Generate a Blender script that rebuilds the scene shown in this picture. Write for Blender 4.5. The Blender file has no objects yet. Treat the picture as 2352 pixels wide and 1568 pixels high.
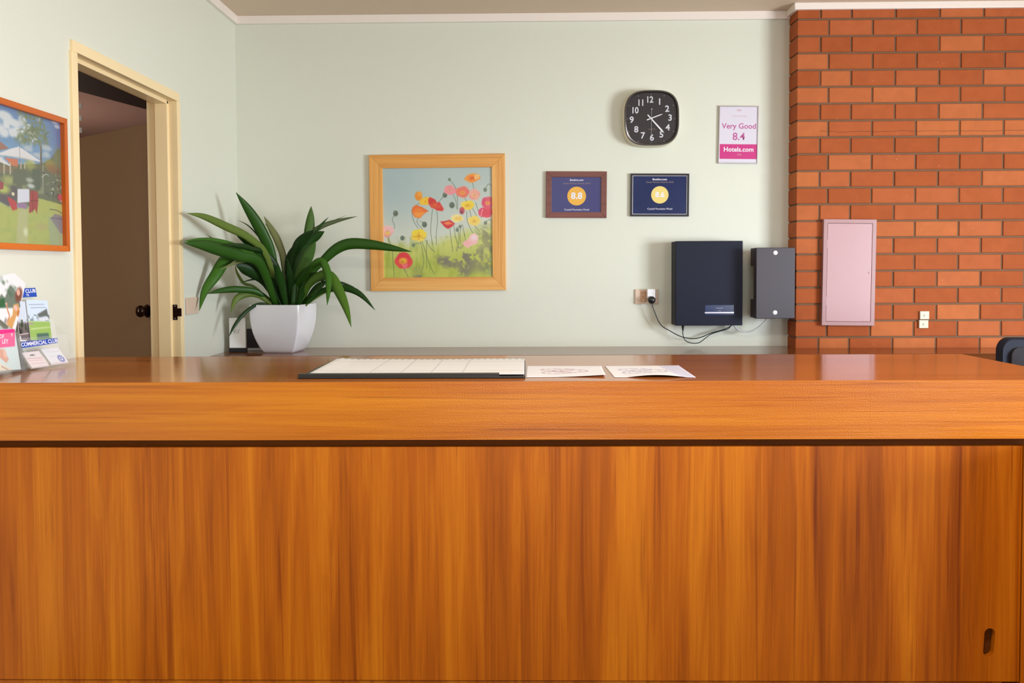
import bpy, bmesh, math, random
import numpy as np
from mathutils import Vector, Matrix, Euler
random.seed(7)
scene = bpy.context.scene
COL = scene.collection
R = math.radians

# ------------------------------------------------------------------ camera
W, H = 2352, 1568
F = 2000.0
YAW, PITCH, ROLL, CY = 0.0152, -0.0352, -0.0049, -96.1
CAM = Vector((0, 0, 1.36))
cy_, sy_ = math.cos(YAW), math.sin(YAW)
cp_, sp_ = math.cos(PITCH), math.sin(PITCH)
x1 = Vector((cy_, sy_, 0)); y1 = Vector((-sy_, cy_, 0)); z1 = Vector((0, 0, 1))
FWD = cp_ * y1 + sp_ * z1
z2 = -sp_ * y1 + cp_ * z1
RT = math.cos(ROLL) * x1 + math.sin(ROLL) * z2
UP = -math.sin(ROLL) * x1 + math.cos(ROLL) * z2
cd = bpy.data.cameras.new('camera')
cam = bpy.data.objects.new('camera', cd)
COL.objects.link(cam)
cd.sensor_width = 36.0
cd.lens = F / W * 36.0
cd.shift_y = CY / W
cd.clip_start = 0.05
M = Matrix.Identity(4)
for i in range(3):
    M[i][0] = RT[i]; M[i][1] = UP[i]; M[i][2] = -FWD[i]; M[i][3] = CAM[i]
cam.matrix_world = M
scene.camera = cam

# ------------------------------------------------------------------ light
scene.view_settings.view_transform = 'Standard'
scene.view_settings.look = 'None'
scene.view_settings.gamma = 1.0
scene.view_settings.use_curve_mapping = False
scene.view_settings.exposure = 0.2
wd = bpy.data.worlds.new('world'); scene.world = wd; wd.use_nodes = True
wd.node_tree.nodes['Background'].inputs[0].default_value = (0.55, 0.7, 1.0, 1)
wd.node_tree.nodes['Background'].inputs[1].default_value = 0.6

def area(name, loc, target, sx, sz, power, color):
    l = bpy.data.lights.new(name, 'AREA'); l.shape = 'RECTANGLE'
    l.size = sx; l.size_y = sz; l.energy = power; l.color = color
    o = bpy.data.objects.new(name, l); COL.objects.link(o)
    o.location = loc
    d = Vector(target) - Vector(loc)
    o.rotation_euler = d.to_track_quat('-Z', 'Y').to_euler()
    return o
RX, RY0 = 4.3, -2.9            # right wall and the wall behind the camera
SKY, GROUND = (0.78, 0.92, 1.06), (1.0, 0.84, 0.66)      # sky light falls in downwards, ground bounce comes in upwards
area('sky_entrance', (0.25, RY0 - 0.05, 1.08), (0.25, RY0 + 2.0, -0.1), 1.10, 2.04, 27, SKY)
area('ground_entrance', (0.25, RY0 - 0.06, 1.08), (0.25, 0, 2.2), 1.10, 2.04, 15, GROUND)
area('sky_sidelight', (3.35, RY0 - 0.05, 1.20), (3.0, RY0 + 2.0, 0.0), 1.3, 1.9, 44, SKY)
area('ground_sidelight', (3.35, RY0 - 0.06, 1.20), (3.0, 0, 2.3), 1.3, 1.9, 16, GROUND)
area('sky_side_window', (RX + 0.05, 1.7, 1.25), (RX - 2.0, 2.3, -0.2), 1.6, 1.5, 245, SKY)
area('ground_side_window', (RX + 0.06, 1.7, 1.25), (0, 2.2, 2.8), 1.6, 1.5, 52, GROUND)
area('ceiling_lamp_glow', (0.45, 1.2, 2.655), (0.45, 1.2, 0), 1.15, 0.26, 34, (1.0, 0.95, 0.90))

# ------------------------------------------------------------------ helpers
def ray(px, py):
    return FWD + RT * ((px - W / 2) / F) - UP * ((py - H / 2 - CY) / F)
def at(px, py, axis, val):
    d = ray(px, py); t = (val - CAM[axis]) / d[axis]
    return CAM + d * t
def atp(px, py, P0, N):
    d = ray(px, py); t = (Vector(P0) - CAM).dot(N) / d.dot(N)
    return CAM + d * t

WL = {}
def thing(name, loc, label, cat, group=None):
    o = bpy.data.objects.new(name, None); COL.objects.link(o)
    o.empty_display_size = 0.05
    o.location = loc; WL[o] = Vector(loc)
    o['label'] = label; o['category'] = cat
    if group: o['group'] = group
    return o
def tag(o, label, cat, group=None):
    o['label'] = label; o['category'] = cat
    if group: o['group'] = group
    return o
def link_mesh(me, name, mat, parent=None, smooth=None, bevel=None, segs=2):
    off = WL[parent] if parent is not None else Vector((0, 0, 0))
    me.transform(Matrix.Translation(-off))
    me.name = name
    o = bpy.data.objects.new(name, me); COL.objects.link(o)
    WL[o] = off
    if parent is not None: o.parent = parent
    if mat is not None:
        for m in (mat if isinstance(mat, (list, tuple)) else [mat]): me.materials.append(m)
    if smooth is not None:
        me.polygons.foreach_set('use_smooth', [True] * len(me.polygons))
        me.set_sharp_from_angle(angle=R(smooth))
    if bevel:
        b = o.modifiers.new('bevel', 'BEVEL'); b.width = bevel; b.segments = segs
        b.limit_method = 'ANGLE'; b.angle_limit = R(40)
    return o

class MB:
    def __init__(s):
        s.bm = bmesh.new(); s.mi = 0
    def face(s, vs):
        try:
            f = s.bm.faces.new(vs); f.material_index = s.mi; return f
        except ValueError: return None
    def box(s, a, b, rot=None, piv=None):
        x0, y0, z0 = a; x1, y1, z1 = b
        P = [Vector(p) for p in ((x0,y0,z0),(x1,y0,z0),(x1,y1,z0),(x0,y1,z0),(x0,y0,z1),(x1,y0,z1),(x1,y1,z1),(x0,y1,z1))]
        if rot is not None:
            pv = Vector(piv); P = [rot @ (p - pv) + pv for p in P]
        v = [s.bm.verts.new(p) for p in P]
        for q in ((0,3,2,1),(4,5,6,7),(0,1,5,4),(1,2,6,5),(2,3,7,6),(3,0,4,7)): s.face([v[i] for i in q])
        return s
    def frame(s, O, U, V, N, w, h, t, d0, d1):
        """rectangular frame: outer rect at O spanned by U*w, V*h; member width t; depth d0..d1 along N"""
        O, U, V, N = map(Vector, (O, U, V, N))
        def pt(u, v, d): return s.bm.verts.new(O + U * u + V * v + N * d)
        cs = [(0,0),(w,0),(w,h),(0,h)]; ci = [(t,t),(w-t,t),(w-t,h-t),(t,h-t)]
        o0=[pt(*c,d0) for c in cs]; o1=[pt(*c,d1) for c in cs]
        i0=[pt(*c,d0) for c in ci]; i1=[pt(*c,d1) for c in ci]
        for k in range(4):
            j=(k+1)%4
            s.face((o1[k],o1[j],i1[j],i1[k])); s.face((o0[j],o0[k],i0[k],i0[j]))
            s.face((o0[k],o0[j],o1[j],o1[k])); s.face((i0[j],i0[k],i1[k],i1[j]))
        return s
    def prism(s, pts, vec):
        vec = Vector(vec)
        a = [s.bm.verts.new(Vector(p)) for p in pts]; b = [s.bm.verts.new(Vector(p) + vec) for p in pts]
        s.face(a); s.face(b[::-1])
        n = len(a)
        for k in range(n): s.face((a[k], b[k], b[(k+1)%n], a[(k+1)%n]))
        return s
    def rings(s, rs, cap0=True, cap1=True, closed=True):
        """loft between rings (lists of points)"""
        vr = [[s.bm.verts.new(Vector(p)) for p in r] for r in rs]
        n = len(vr[0])
        for a, b in zip(vr, vr[1:]):
            for k in range(n if closed else n - 1):
                s.face((a[k], a[(k+1)%n], b[(k+1)%n], b[k]))
        if cap0: s.face(vr[0][::-1])
        if cap1: s.face(vr[-1])
        return s
    def lathe(s, c, axis, prof, n=32):
        c = Vector(c); A = Vector(axis).normalized()
        q = A.orthogonal().normalized(); w = A.cross(q)
        rs = []
        for r, h in prof:
            r = max(r, 1e-5)
            rs.append([c + A*h + q*(r*math.cos(2*math.pi*k/n)) + w*(r*math.sin(2*math.pi*k/n)) for k in range(n)])
        return s.rings(rs)
    def tube(s, pts, r, n=10):
        pts = [Vector(p) for p in pts]
        rr = r if isinstance(r, (list, tuple)) else [r]*len(pts)
        rs = []; q = None
        for i, p in enumerate(pts):
            t = (pts[min(i+1, len(pts)-1)] - pts[max(i-1, 0)]).normalized()
            if q is None: q = t.orthogonal().normalized()
            else: q = (q - t * q.dot(t)).normalized()
            w = t.cross(q)
            rs.append([p + q*(rr[i]*math.cos(2*math.pi*k/n)) + w*(rr[i]*math.sin(2*math.pi*k/n)) for k in range(n)])
        return s.rings(rs)
    def build(s, name, mat, parent=None, smooth=None, bevel=None, segs=2):
        bmesh.ops.recalc_face_normals(s.bm, faces=s.bm.faces)
        me = bpy.data.meshes.new(name); s.bm.to_mesh(me); s.bm.free()
        return link_mesh(me, name, mat, parent, smooth, bevel, segs)

def catmull(P, n):
    P = [Vector(p) for p in P]; P = [2*P[0]-P[1]] + P + [2*P[-1]-P[-2]]
    out = []; m = len(P) - 3
    for k in range(n + 1):
        t = k / n * m; i = min(int(t), m - 1); u = t - i
        a, b, c, d = P[i:i+4]
        out.append(0.5*((2*b) + (c-a)*u + (2*a-5*b+4*c-d)*u*u + (3*b-a-3*c+d)*u**3))
    return out

def text(name, body, O, U, V, size, mat, parent, off=0.0004, align='CENTER', bold=0.0, sx=1.0, shear=0.0):
    """lettering as flat mesh on a surface: O centre of the line, U to the right, V up"""
    U = Vector(U).normalized(); V = Vector(V).normalized(); N = U.cross(V)
    c = bpy.data.curves.new(name, 'FONT'); c.body = body; c.size = 1.0
    c.align_x = align; c.align_y = 'CENTER'; c.offset = bold; c.resolution_u = 3; c.shear = shear
    t = bpy.data.objects.new('tmp_text', c); COL.objects.link(t)
    dg = bpy.context.evaluated_depsgraph_get(); dg.update()
    me = bpy.data.meshes.new_from_object(t.evaluated_get(dg))
    bpy.data.objects.remove(t); bpy.data.curves.remove(c)
    Mx = Matrix.Identity(4)
    O = Vector(O) + N * off
    for i in range(3):
        Mx[i][0] = U[i]*size*sx; Mx[i][1] = V[i]*size; Mx[i][2] = N[i]; Mx[i][3] = O[i]
    me.transform(Mx); me.materials.clear()
    return link_mesh(me, name, mat, parent)

# ------------------------------------------------------------------ materials
def s2l(c):
    return tuple(((v/255)/12.92 if v/255 <= 0.04045 else ((v/255+0.055)/1.055)**2.4) for v in c[:3])
def newmat(name):
    m = bpy.data.materials.new(name); m.use_nodes = True
    nt = m.node_tree; b = nt.nodes['Principled BSDF']
    return m, nt, b
def N_(nt, typ, **kw):
    n = nt.nodes.new(typ)
    for k, v in kw.items():
        if k in n.inputs: n.inputs[k].default_value = v
        else: setattr(n, k, v)
    return n
def plain(name, rgb, rough=0.5, metal=0.0, bump=0.0, bscale=200, var=0.0, vscale=8, coat=0.0, spec=0.5):
    """rgb in sRGB 0..255 albedo; a little noise so that nothing is a dead flat colour"""
    m, nt, b = newmat(name); lin = s2l(rgb)
    b.inputs['Roughness'].default_value = rough; b.inputs['Metallic'].default_value = metal
    b.inputs['Coat Weight'].default_value = coat; b.inputs['Specular IOR Level'].default_value = spec
    tc = N_(nt, 'ShaderNodeTexCoord')
    nz = N_(nt, 'ShaderNodeTexNoise', Scale=vscale, Detail=4.0)
    nt.links.new(tc.outputs['Object'], nz.inputs['Vector'])
    mx = N_(nt, 'ShaderNodeMix', data_type='RGBA')
    mx.inputs['A'].default_value = (*[v*(1-var) for v in lin], 1); mx.inputs['B'].default_value = (*[min(1, v*(1+var)) for v in lin], 1)
    nt.links.new(nz.outputs['Fac'], mx.inputs['Factor']); nt.links.new(mx.outputs['Result'], b.inputs['Base Color'])
    if bump:
        n2 = N_(nt, 'ShaderNodeTexNoise', Scale=bscale, Detail=3.0)
        nt.links.new(tc.outputs['Object'], n2.inputs['Vector'])
        bp = N_(nt, 'ShaderNodeBump', Strength=bump, Distance=0.001)
        nt.links.new(n2.outputs['Fac'], bp.inputs['Height']); nt.links.new(bp.outputs['Normal'], b.inputs['Normal'])
    return m
def wood(name, grain, dark, mid, light, rough=0.3, across=22, bump=0.15, sparkle=0.0, streak=0.6, seed=0.0, spec=0.5):
    """grain = 0,1,2 axis along which the grain runs"""
    m, nt, b = newmat(name); L = nt.links
    b.inputs['Roughness'].default_value = rough; b.inputs['Specular IOR Level'].default_value = spec
    tc = N_(nt, 'ShaderNodeTexCoord')
    def coords(al, ac, sd):
        mp = N_(nt, 'ShaderNodeMapping'); v = [ac, ac, ac]; v[grain] = al
        mp.inputs['Scale'].default_value = v; mp.inputs['Location'].default_value = (sd, sd*1.7, sd*0.6)
        L.new(tc.outputs['Object'], mp.inputs['Vector']); return mp.outputs['Vector']
    def noise(al, ac, det, dist, sd, rg=0.5):
        n = N_(nt, 'ShaderNodeTexNoise', Scale=1.0, Detail=det, Distortion=dist, Roughness=rg)
        L.new(coords(al, ac, sd), n.inputs['Vector']); return n.outputs['Fac']
    broad = noise(0.25, across*0.33, 2, 0.2, 3+seed)
    figure = noise(0.9, across, 5, 1.2, 11+seed, 0.6)
    fine = noise(3.0, across*9, 4, 0.3, 23+seed, 0.65)
    def mth(op, a, b_, cl=False):
        n = N_(nt, 'ShaderNodeMath', operation=op); n.use_clamp = cl
        for i, v in enumerate((a, b_)):
            if isinstance(v, (int, float)): n.inputs[i].default_value = v
            else: L.new(v, n.inputs[i])
        return n.outputs[0]
    s = mth('ADD', mth('MULTIPLY', broad, 0.75), mth('MULTIPLY', figure, 0.75))
    s = mth('ADD', s, mth('MULTIPLY', fine, 0.35))
    s = mth('SUBTRACT', s, 0.925 - 0.5)
    rp = N_(nt, 'ShaderNodeValToRGB'); e = rp.color_ramp.elements
    e[0].position = 0.24; e[0].color = (*s2l(dark), 1); e[1].position = 0.76; e[1].color = (*s2l(light), 1)
    k = rp.color_ramp.elements.new(0.5); k.color = (*s2l(mid), 1)
    L.new(s, rp.inputs['Fac'])
    # thin darker streaks
    st = noise(1.1, across*3.2, 3, 0.8, 31+seed, 0.5)
    sr = N_(nt, 'ShaderNodeValToRGB'); e = sr.color_ramp.elements
    e[0].position = 0.60; e[0].color = (0, 0, 0, 1); e[1].position = 0.72; e[1].color = (1, 1, 1, 1)
    L.new(st, sr.inputs['Fac'])
    mx = N_(nt, 'ShaderNodeMix', data_type='RGBA', blend_type='MULTIPLY')
    mx.inputs['B'].default_value = (0.55, 0.42, 0.35, 1)
    L.new(mth('MULTIPLY', sr.outputs['Color'], streak), mx.inputs['Factor']); L.new(rp.outputs['Color'], mx.inputs['A'])
    L.new(mx.outputs['Result'], b.inputs['Base Color'])
    n2 = N_(nt, 'ShaderNodeTexNoise', Scale=260.0, Detail=2.0); L.new(tc.outputs['Object'], n2.inputs['Vector'])
    h = mth('ADD', mth('MULTIPLY', fine, 0.6), mth('MULTIPLY', n2.outputs['Fac'], sparkle))
    bp = N_(nt, 'ShaderNodeBump', Strength=bump, Distance=0.001); L.new(h, bp.inputs['Height'])
    L.new(bp.outputs['Normal'], b.inputs['Normal'])
    return m
def vcol(name, rough=0.5, spec=0.5, coat=0.0, trans=0.0, bump=0.0, detail=0.0):
    m, nt, b = newmat(name)
    a = N_(nt, 'ShaderNodeVertexColor', layer_name='Col')
    b.inputs['Roughness'].default_value = rough; b.inputs['Specular IOR Level'].default_value = spec
    b.inputs['Coat Weight'].default_value = coat; b.inputs['Coat Roughness'].default_value = 0.05
    tc = N_(nt, 'ShaderNodeTexCoord'); nz = N_(nt, 'ShaderNodeTexNoise', Scale=60.0, Detail=4.0)
    nt.links.new(tc.outputs['Object'], nz.inputs['Vector'])
    mr = N_(nt, 'ShaderNodeMapRange'); mr.inputs['To Min'].default_value = 1-detail; mr.inputs['To Max'].default_value = 1+detail
    nt.links.new(nz.outputs['Fac'], mr.inputs['Value'])
    mx = N_(nt, 'ShaderNodeMix', data_type='RGBA', blend_type='MULTIPLY'); mx.inputs['Factor'].default_value = 1
    nt.links.new(a.outputs['Color'], mx.inputs['A']); nt.links.new(mr.outputs['Result'], mx.inputs['B'])
    nt.links.new(mx.outputs['Result'], b.inputs['Base Color'])
    if bump:
        bp = N_(nt, 'ShaderNodeBump', Strength=bump, Distance=0.002)
        nt.links.new(nz.outputs['Fac'], bp.inputs['Height']); nt.links.new(bp.outputs['Normal'], b.inputs['Normal'])
    return m

MT = {}
MT['wall'] = plain('pale_green_paint', (224, 225, 209), 0.42, bump=0.25, bscale=120, var=0.012, vscale=1.5)
MT['ceil'] = plain('ceiling_paint', (222, 200, 176), 0.8, bump=0.2, bscale=150, var=0.02)
MT['cornice'] = plain('white_gloss_trim', (244, 232, 222), 0.35)
MT['cream'] = plain('cream_enamel', (250, 224, 174), 0.32, var=0.02)
MT['floor'] = plain('carpet_grey', (84, 80, 76), 0.95, bump=0.8, bscale=500, var=0.12, vscale=60)
MT['panelwood'] = wood('teak_laminate_vertical', 2, (140, 64, 2), (184, 94, 5), (214, 124, 16), rough=0.38, across=19, bump=0.12, streak=0.7, spec=0.28)
MT['fasciawood'] = wood('teak_laminate_horizontal', 0, (176, 88, 2), (200, 112, 7), (222, 136, 18), rough=0.25, across=26, bump=0.6, sparkle=1.0, streak=0.6, seed=5, spec=0.45)
MT['topwood'] = wood('teak_laminate_worktop', 0, (156, 84, 26), (182, 102, 34), (198, 118, 44), rough=0.13, across=22, bump=0.05, streak=0.5, seed=9)
MT['deskwood'] = wood('teak_laminate_desk', 0, (108, 62, 28), (128, 74, 34), (146, 88, 42), rough=0.16, across=22, bump=0.05, streak=0.4, seed=14)
MT['deskdark'] = wood('dark_desk_and_gap_shade', 0, (84, 40, 8), (100, 50, 12), (112, 60, 16), rough=0.6, across=22, streak=0.4, seed=21, spec=0.06)  # dark desk front, also the shade colour of the counter gap
MT['pine'] = wood('pine_frame', 2, (206, 134, 58), (232, 166, 84), (244, 190, 112), rough=0.38, across=55, bump=0.1, streak=0.35, seed=2)
MT['pine_h'] = wood('pine_frame_rail', 0, (206, 134, 58), (232, 166, 84), (244, 190, 112), rough=0.38, across=55, bump=0.1, streak=0.35, seed=4)
MT['orange'] = wood('orange_stained_frame', 1, (176, 78, 10), (196, 92, 16), (212, 108, 26), rough=0.3, across=40, streak=0.3)
MT['redwood'] = wood('mahogany_frame', 0, (96, 48, 38), (116, 60, 48), (128, 70, 56), rough=0.35, across=60, streak=0.3)
MT['black'] = plain('black_plastic', (24, 24, 28), 0.35)
MT['navy'] = plain('dark_navy_steel', (24, 28, 46), 0.5, bump=0.05, bscale=600, var=0.05, spec=0.22)
MT['char'] = plain('charcoal_plastic', (66, 58, 66), 0.4, bump=0.15, bscale=500, var=0.05)
MT['chrome'] = plain('chrome', (225, 225, 225), 0.12, metal=1.0)
MT['brushed'] = plain('brushed_aluminium', (205, 200, 205), 0.3, metal=0.8)
MT['white'] = plain('white_plastic', (232, 232, 232), 0.35)
MT['ivory'] = plain('ivory_plastic', (232, 222, 196), 0.35)
MT['ivoryd'] = plain('darker_ivory_plastic', (204, 194, 168), 0.35)  # ivory toned darker for the brick-wall switches
MT['beige'] = plain('pinkish_beige_plastic', (222, 196, 174), 0.4)
MT['tanface'] = plain('tan_plastic', (206, 158, 120), 0.35)
MT['ceramic'] = plain('white_ceramic', (236, 234, 238), 0.2, coat=0.3, var=0.02)
MT['soil'] = plain('potting_soil', (48, 36, 26), 0.95, bump=1.0, bscale=120, var=0.4, vscale=60)
MT['pink'] = plain('pink_enamel', (190, 148, 150), 0.34, bump=0.1, bscale=60, var=0.02)
MT['pinkd'] = plain('pink_enamel_frame', (174, 132, 132), 0.34, var=0.02)
MT['gap'] = plain('shadow_gap_black', (26, 14, 8), 0.9)
MT['plug'] = plain('white_adaptor', (246, 244, 248), 0.3)
MT['paper'] = plain('white_paper', (250, 248, 246), 0.6, var=0.02, vscale=30)
MT['grey_ink'] = plain('grey_ink', (186, 180, 186), 0.6)
MT['pink_ink'] = plain('pale_pink_ink', (214, 176, 184), 0.6)
MT['vinyl'] = plain('black_vinyl', (34, 34, 32), 0.4, bump=0.3, bscale=400)
MT['knob'] = plain('dark_bronze', (44, 22, 16), 0.16, metal=0.4)
MT['doorleaf'] = plain('brown_door_paint', (146, 116, 82), 0.5, bump=0.2, bscale=500, var=0.04, vscale=300)
MT['darkwood'] = plain('shaded_bulkhead_brown', (58, 22, 18), 0.6)  # dark brown with the soffit's shade put into the colour
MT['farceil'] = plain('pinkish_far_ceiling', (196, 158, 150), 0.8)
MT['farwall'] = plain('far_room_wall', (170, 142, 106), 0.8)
MT['navyfab'] = plain('navy_upholstery', (16, 20, 38), 0.8, bump=0.6, bscale=900, var=0.15, vscale=200)
MT['wtext'] = plain('white_print', (240, 236, 245), 0.5)
MT['gtext'] = plain('faint_gold_print', (150, 130, 120), 0.5)
MT['magenta'] = plain('magenta_print', (204, 40, 126), 0.45)
MT['mauve'] = plain('mauve_print', (190, 90, 150), 0.5)
MT['yellow'] = plain('amber_disc', (238, 178, 62), 0.4)
MT['yellow2'] = plain('pale_gold_disc', (236, 212, 120), 0.4)
MT['certblue'] = plain('indigo_print', (48, 48, 112), 0.28, var=0.1, vscale=14)
MT['certnavy'] = plain('navy_print', (24, 40, 88), 0.18, var=0.15, vscale=14)
MT['signwhite'] = plain('pale_lilac_card', (222, 216, 228), 0.4)
MT['clockface'] = plain('charcoal_dial', (40, 32, 33), 0.45)
MT['clocktext'] = plain('pale_dial_print', (214, 212, 220), 0.4)
MT['bluep'] = plain('royal_blue_print', (28, 74, 176), 0.4)
MT['magp'] = plain('hot_pink_print', (244, 12, 132), 0.4)
MT['cable_g'] = plain('dark_green_black_cable', (26, 42, 42), 0.4)
MT['cable_w'] = plain('white_cable', (226, 226, 226), 0.4)
MT['art'] = vcol('painted_canvas', 0.45)
MT['photo'] = vcol('glossy_photo_print', 0.35, coat=0.3)
MT['leaf'] = vcol('strap_leaf', 0.38, spec=0.25, detail=0.12)
def acrylic():
    m, nt, b = newmat('clear_acrylic'); L = nt.links
    b.inputs['Base Color'].default_value = (0.93, 0.96, 0.96, 1); b.inputs['Roughness'].default_value = 0.06
    tr = N_(nt, 'ShaderNodeBsdfTransparent'); mx = N_(nt, 'ShaderNodeMixShader'); mx.inputs[0].default_value = 0.07
    L.new(tr.outputs[0], mx.inputs[1]); L.new(b.outputs[0], mx.inputs[2])
    L.new(mx.outputs[0], nt.nodes['Material Output'].inputs['Surface'])
    return m
MT['acrylic'] = acrylic()

# ------------------------------------------------------------------ painter: colours of prints as a fine vertex grid
class Paint:
    def __init__(s, nx, ny, conv, base):
        s.nx, s.ny, s.conv = nx, ny, conv            # conv(point) -> (u 0..1, v 0..1 from the top)
        s.a = np.ones((ny, nx, 3)) * np.array(base, float)
        s.X, s.Y = np.meshgrid(np.arange(nx) + 0.0, np.arange(ny) + 0.0)
        s.rng = np.random.RandomState(3)
    def c(s, p):
        u, v = s.conv(p); return u * (s.nx - 1), v * (s.ny - 1)
    def mix(s, m, col):
        m = np.clip(m, 0, 1)[..., None]; s.a = s.a * (1 - m) + np.array(col, float) * m
    def noise(s, fx, fy, seed=0):
        r = np.random.RandomState(seed); g = r.rand(int(fy) + 3, int(fx) + 3)
        x = s.X / s.nx * fx; y = s.Y / s.ny * fy; i = x.astype(int); j = y.astype(int)
        u = x - i; v = y - j; u = u*u*(3-2*u); v = v*v*(3-2*v)
        return (g[j, i]*(1-u)*(1-v) + g[j, i+1]*u*(1-v) + g[j+1, i]*(1-u)*v + g[j+1, i+1]*u*v)
    def poly(s, pts, col, soft=0.7, tex=None, al=1.0):
        P = [s.c(p) for p in pts]; n = len(P)
        ins = np.zeros(s.X.shape, bool); d = np.full(s.X.shape, 1e9)
        for k in range(n):
            (ax, ay), (bx, by) = P[k], P[(k+1) % n]
            dx, dy = bx-ax, by-ay; L = dx*dx+dy*dy + 1e-9
            t = np.clip(((s.X-ax)*dx + (s.Y-ay)*dy)/L, 0, 1)
            d = np.minimum(d, np.hypot(s.X-ax-t*dx, s.Y-ay-t*dy))
            if abs(dy) > 1e-9:
                cr = ((ay > s.Y) != (by > s.Y)) & (s.X < dx*(s.Y-ay)/dy + ax); ins ^= cr
        m = np.clip(np.where(ins, d, -d)/(2*soft) + 0.5, 0, 1) * al
        if tex is not None: m = m * tex
        s.mix(m, col)
    def ell(s, c, rx, ry, col, soft=0.35, al=1.0, rot=0.0, tex=None):
        cx, cy = s.c(c); ex, _ = s.c((c[0]+rx, c[1])); _, ey = s.c((c[0], c[1]+ry))
        rx = abs(ex-cx)+1e-6; ry = abs(ey-cy)+1e-6
        x = s.X-cx; y = s.Y-cy; cr, sr = math.cos(rot), math.sin(rot)
        q = np.hypot((x*cr+y*sr)/rx, (-x*sr+y*cr)/ry)
        m = np.clip((1-q)/soft + 0.5, 0, 1) * al
        if tex is not None: m = m*tex
        s.mix(m, col)
    def line(s, pts, w, col, al=1.0, smooth=True):
        if smooth and len(pts) > 2: pts = [(p.x, p.y) for p in catmull([(p[0], p[1], 0) for p in pts], 6*len(pts))]
        P = [s.c(p) for p in pts]; d = np.full(s.X.shape, 1e9)
        for (ax, ay), (bx, by) in zip(P, P[1:]):
            dx, dy = bx-ax, by-ay; L = dx*dx+dy*dy+1e-9
            t = np.clip(((s.X-ax)*dx + (s.Y-ay)*dy)/L, 0, 1)
            d = np.minimum(d, np.hypot(s.X-ax-t*dx, s.Y-ay-t*dy))
        s.mix(np.clip(w/2 - d + 0.5, 0, 1)*al, col)
    def build(s, name, TL, TR, BL, mat, parent):
        TL, TR, BL = map(Vector, (TL, TR, BL))
        u = (s.X/(s.nx-1)).ravel()[:, None]; v = (s.Y/(s.ny-1)).ravel()[:, None]
        co = np.array(TL) + u*np.array(TR-TL) + v*np.array(BL-TL)
        i = np.arange(s.ny*s.nx).reshape(s.ny, s.nx)
        f = np.stack([i[:-1, :-1], i[1:, :-1], i[1:, 1:], i[:-1, 1:]], -1).reshape(-1, 4)
        me = bpy.data.meshes.new(name); me.from_pydata(co.tolist(), [], f.tolist())
        a = me.color_attributes.new('Col', 'FLOAT_COLOR', 'POINT')
        c = np.clip(s.a, 0, 255)/255; c = np.where(c <= .04045, c/12.92, ((c+.055)/1.055)**2.4)
        a.data.foreach_set('color', np.concatenate([c.reshape(-1, 3), np.ones((s.nx*s.ny, 1))], 1).astype(np.float32).ravel())
        return link_mesh(me, name, mat, parent)

# ------------------------------------------------------------------ room shell
XL, YG, YB, XB = -1.6247, 4.9220, 4.7780, 1.478
CZ = 1.36
ZCEIL = at(1176, 30, 1, YG - 0.02)[2]
ZCB = CZ + 1.3783             # cornice bottom
ZT, ZD = CZ - 0.3116, CZ - 0.4406
YF, YK = 2.405, 3.131
print('ceil', ZCEIL, 'corn', ZCB, 'counter', ZT, 'desk', ZD)
def struct(o): o['kind'] = 'structure'; return o

# door opening on the left wall, from its outer architrave edges
ya0 = at(160, 100, 0, XL)[1]; ya1 = at(412, 500, 0, XL)[1]
zat = (at(162, 92, 0, XL)[2] + at(404, 213, 0, XL)[2]) / 2
AW = 0.040                     # architrave face width
yo0, yo1, zo = ya0 + AW * 0.8, ya1 - AW * 0.8, zat - AW
print('door', ya0, ya1, zat)
JB = -0.135                    # jamb depth
b = MB()
e_ = 0.0115
b.box((XL-0.12, RY0, 0), (XL, yo0-e_, ZCEIL)); b.box((XL-0.12, yo1+e_, 0), (XL, YG+0.1, ZCEIL)); b.box((XL-0.12, yo0-e_, zo+e_), (XL, yo1+e_, ZCEIL))
struct(b.build('wall_left', MT['wall']))
b = MB(); b.box((XL-0.12, YG, 0), (RX, YG+0.1, ZCEIL)); struct(b.build('wall_back', MT['wall']))
b = MB(); b.box((-7.2, RY0-0.1, -0.1), (RX+0.1, 9.8, 0)); struct(b.build('floor', MT['floor']))
b = MB(); b.box((XL-0.12, RY0-0.1, ZCEIL), (RX+0.1, YG+0.1, ZCEIL+0.1)); struct(b.build('ceiling', MT['ceil']))
# wall behind the camera with a glazed entrance and a sidelight
b = MB()
y0, y1_ = RY0-0.1, RY0
b.box((XL-0.12, y0, 0), (-0.3, y1_, ZCEIL)); b.box((0.8, y0, 0), (2.7, y1_, ZCEIL)); b.box((4.0, y0, 0), (RX+0.1, y1_, ZCEIL))
b.box((-0.3, y0, 2.10), (0.8, y1_, ZCEIL)); b.box((2.7, y0, 2.15), (4.0, y1_, ZCEIL)); b.box((2.7, y0, 0), (4.0, y1_, 0.25))
b.box((-0.3, y0, 0), (0.8, y1_, 0.05))
struct(b.build('wall_front', MT['wall']))
b = MB()
b.box((RX, RY0, 0), (RX+0.1, 0.9, ZCEIL)); b.box((RX, 2.5, 0), (RX+0.1, YG+0.1, ZCEIL))
b.box((RX, 0.9, 2.0), (RX+0.1, 2.5, ZCEIL)); b.box((RX, 0.9, 0), (RX+0.1, 2.5, 0.5))
struct(b.build('wall_right', MT['wall']))
def opening(name, O, U, w, h):
    N = Vector(U).cross(Vector((0, 0, 1)))
    t = MB(); t.frame(O, U, (0, 0, 1), N, w, h, 0.05, -0.03, 0.03)
    O = Vector(O); U = Vector(U)
    c = O + U*(w/2)
    a = c - U*0.02 - N*0.03; bb = c + U*0.02 + N*0.03
    t.box((min(a.x, bb.x), min(a.y, bb.y), O.z), (max(a.x, bb.x), max(a.y, bb.y), O.z+h))
    struct(t.build(name, MT['brushed']))
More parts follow.
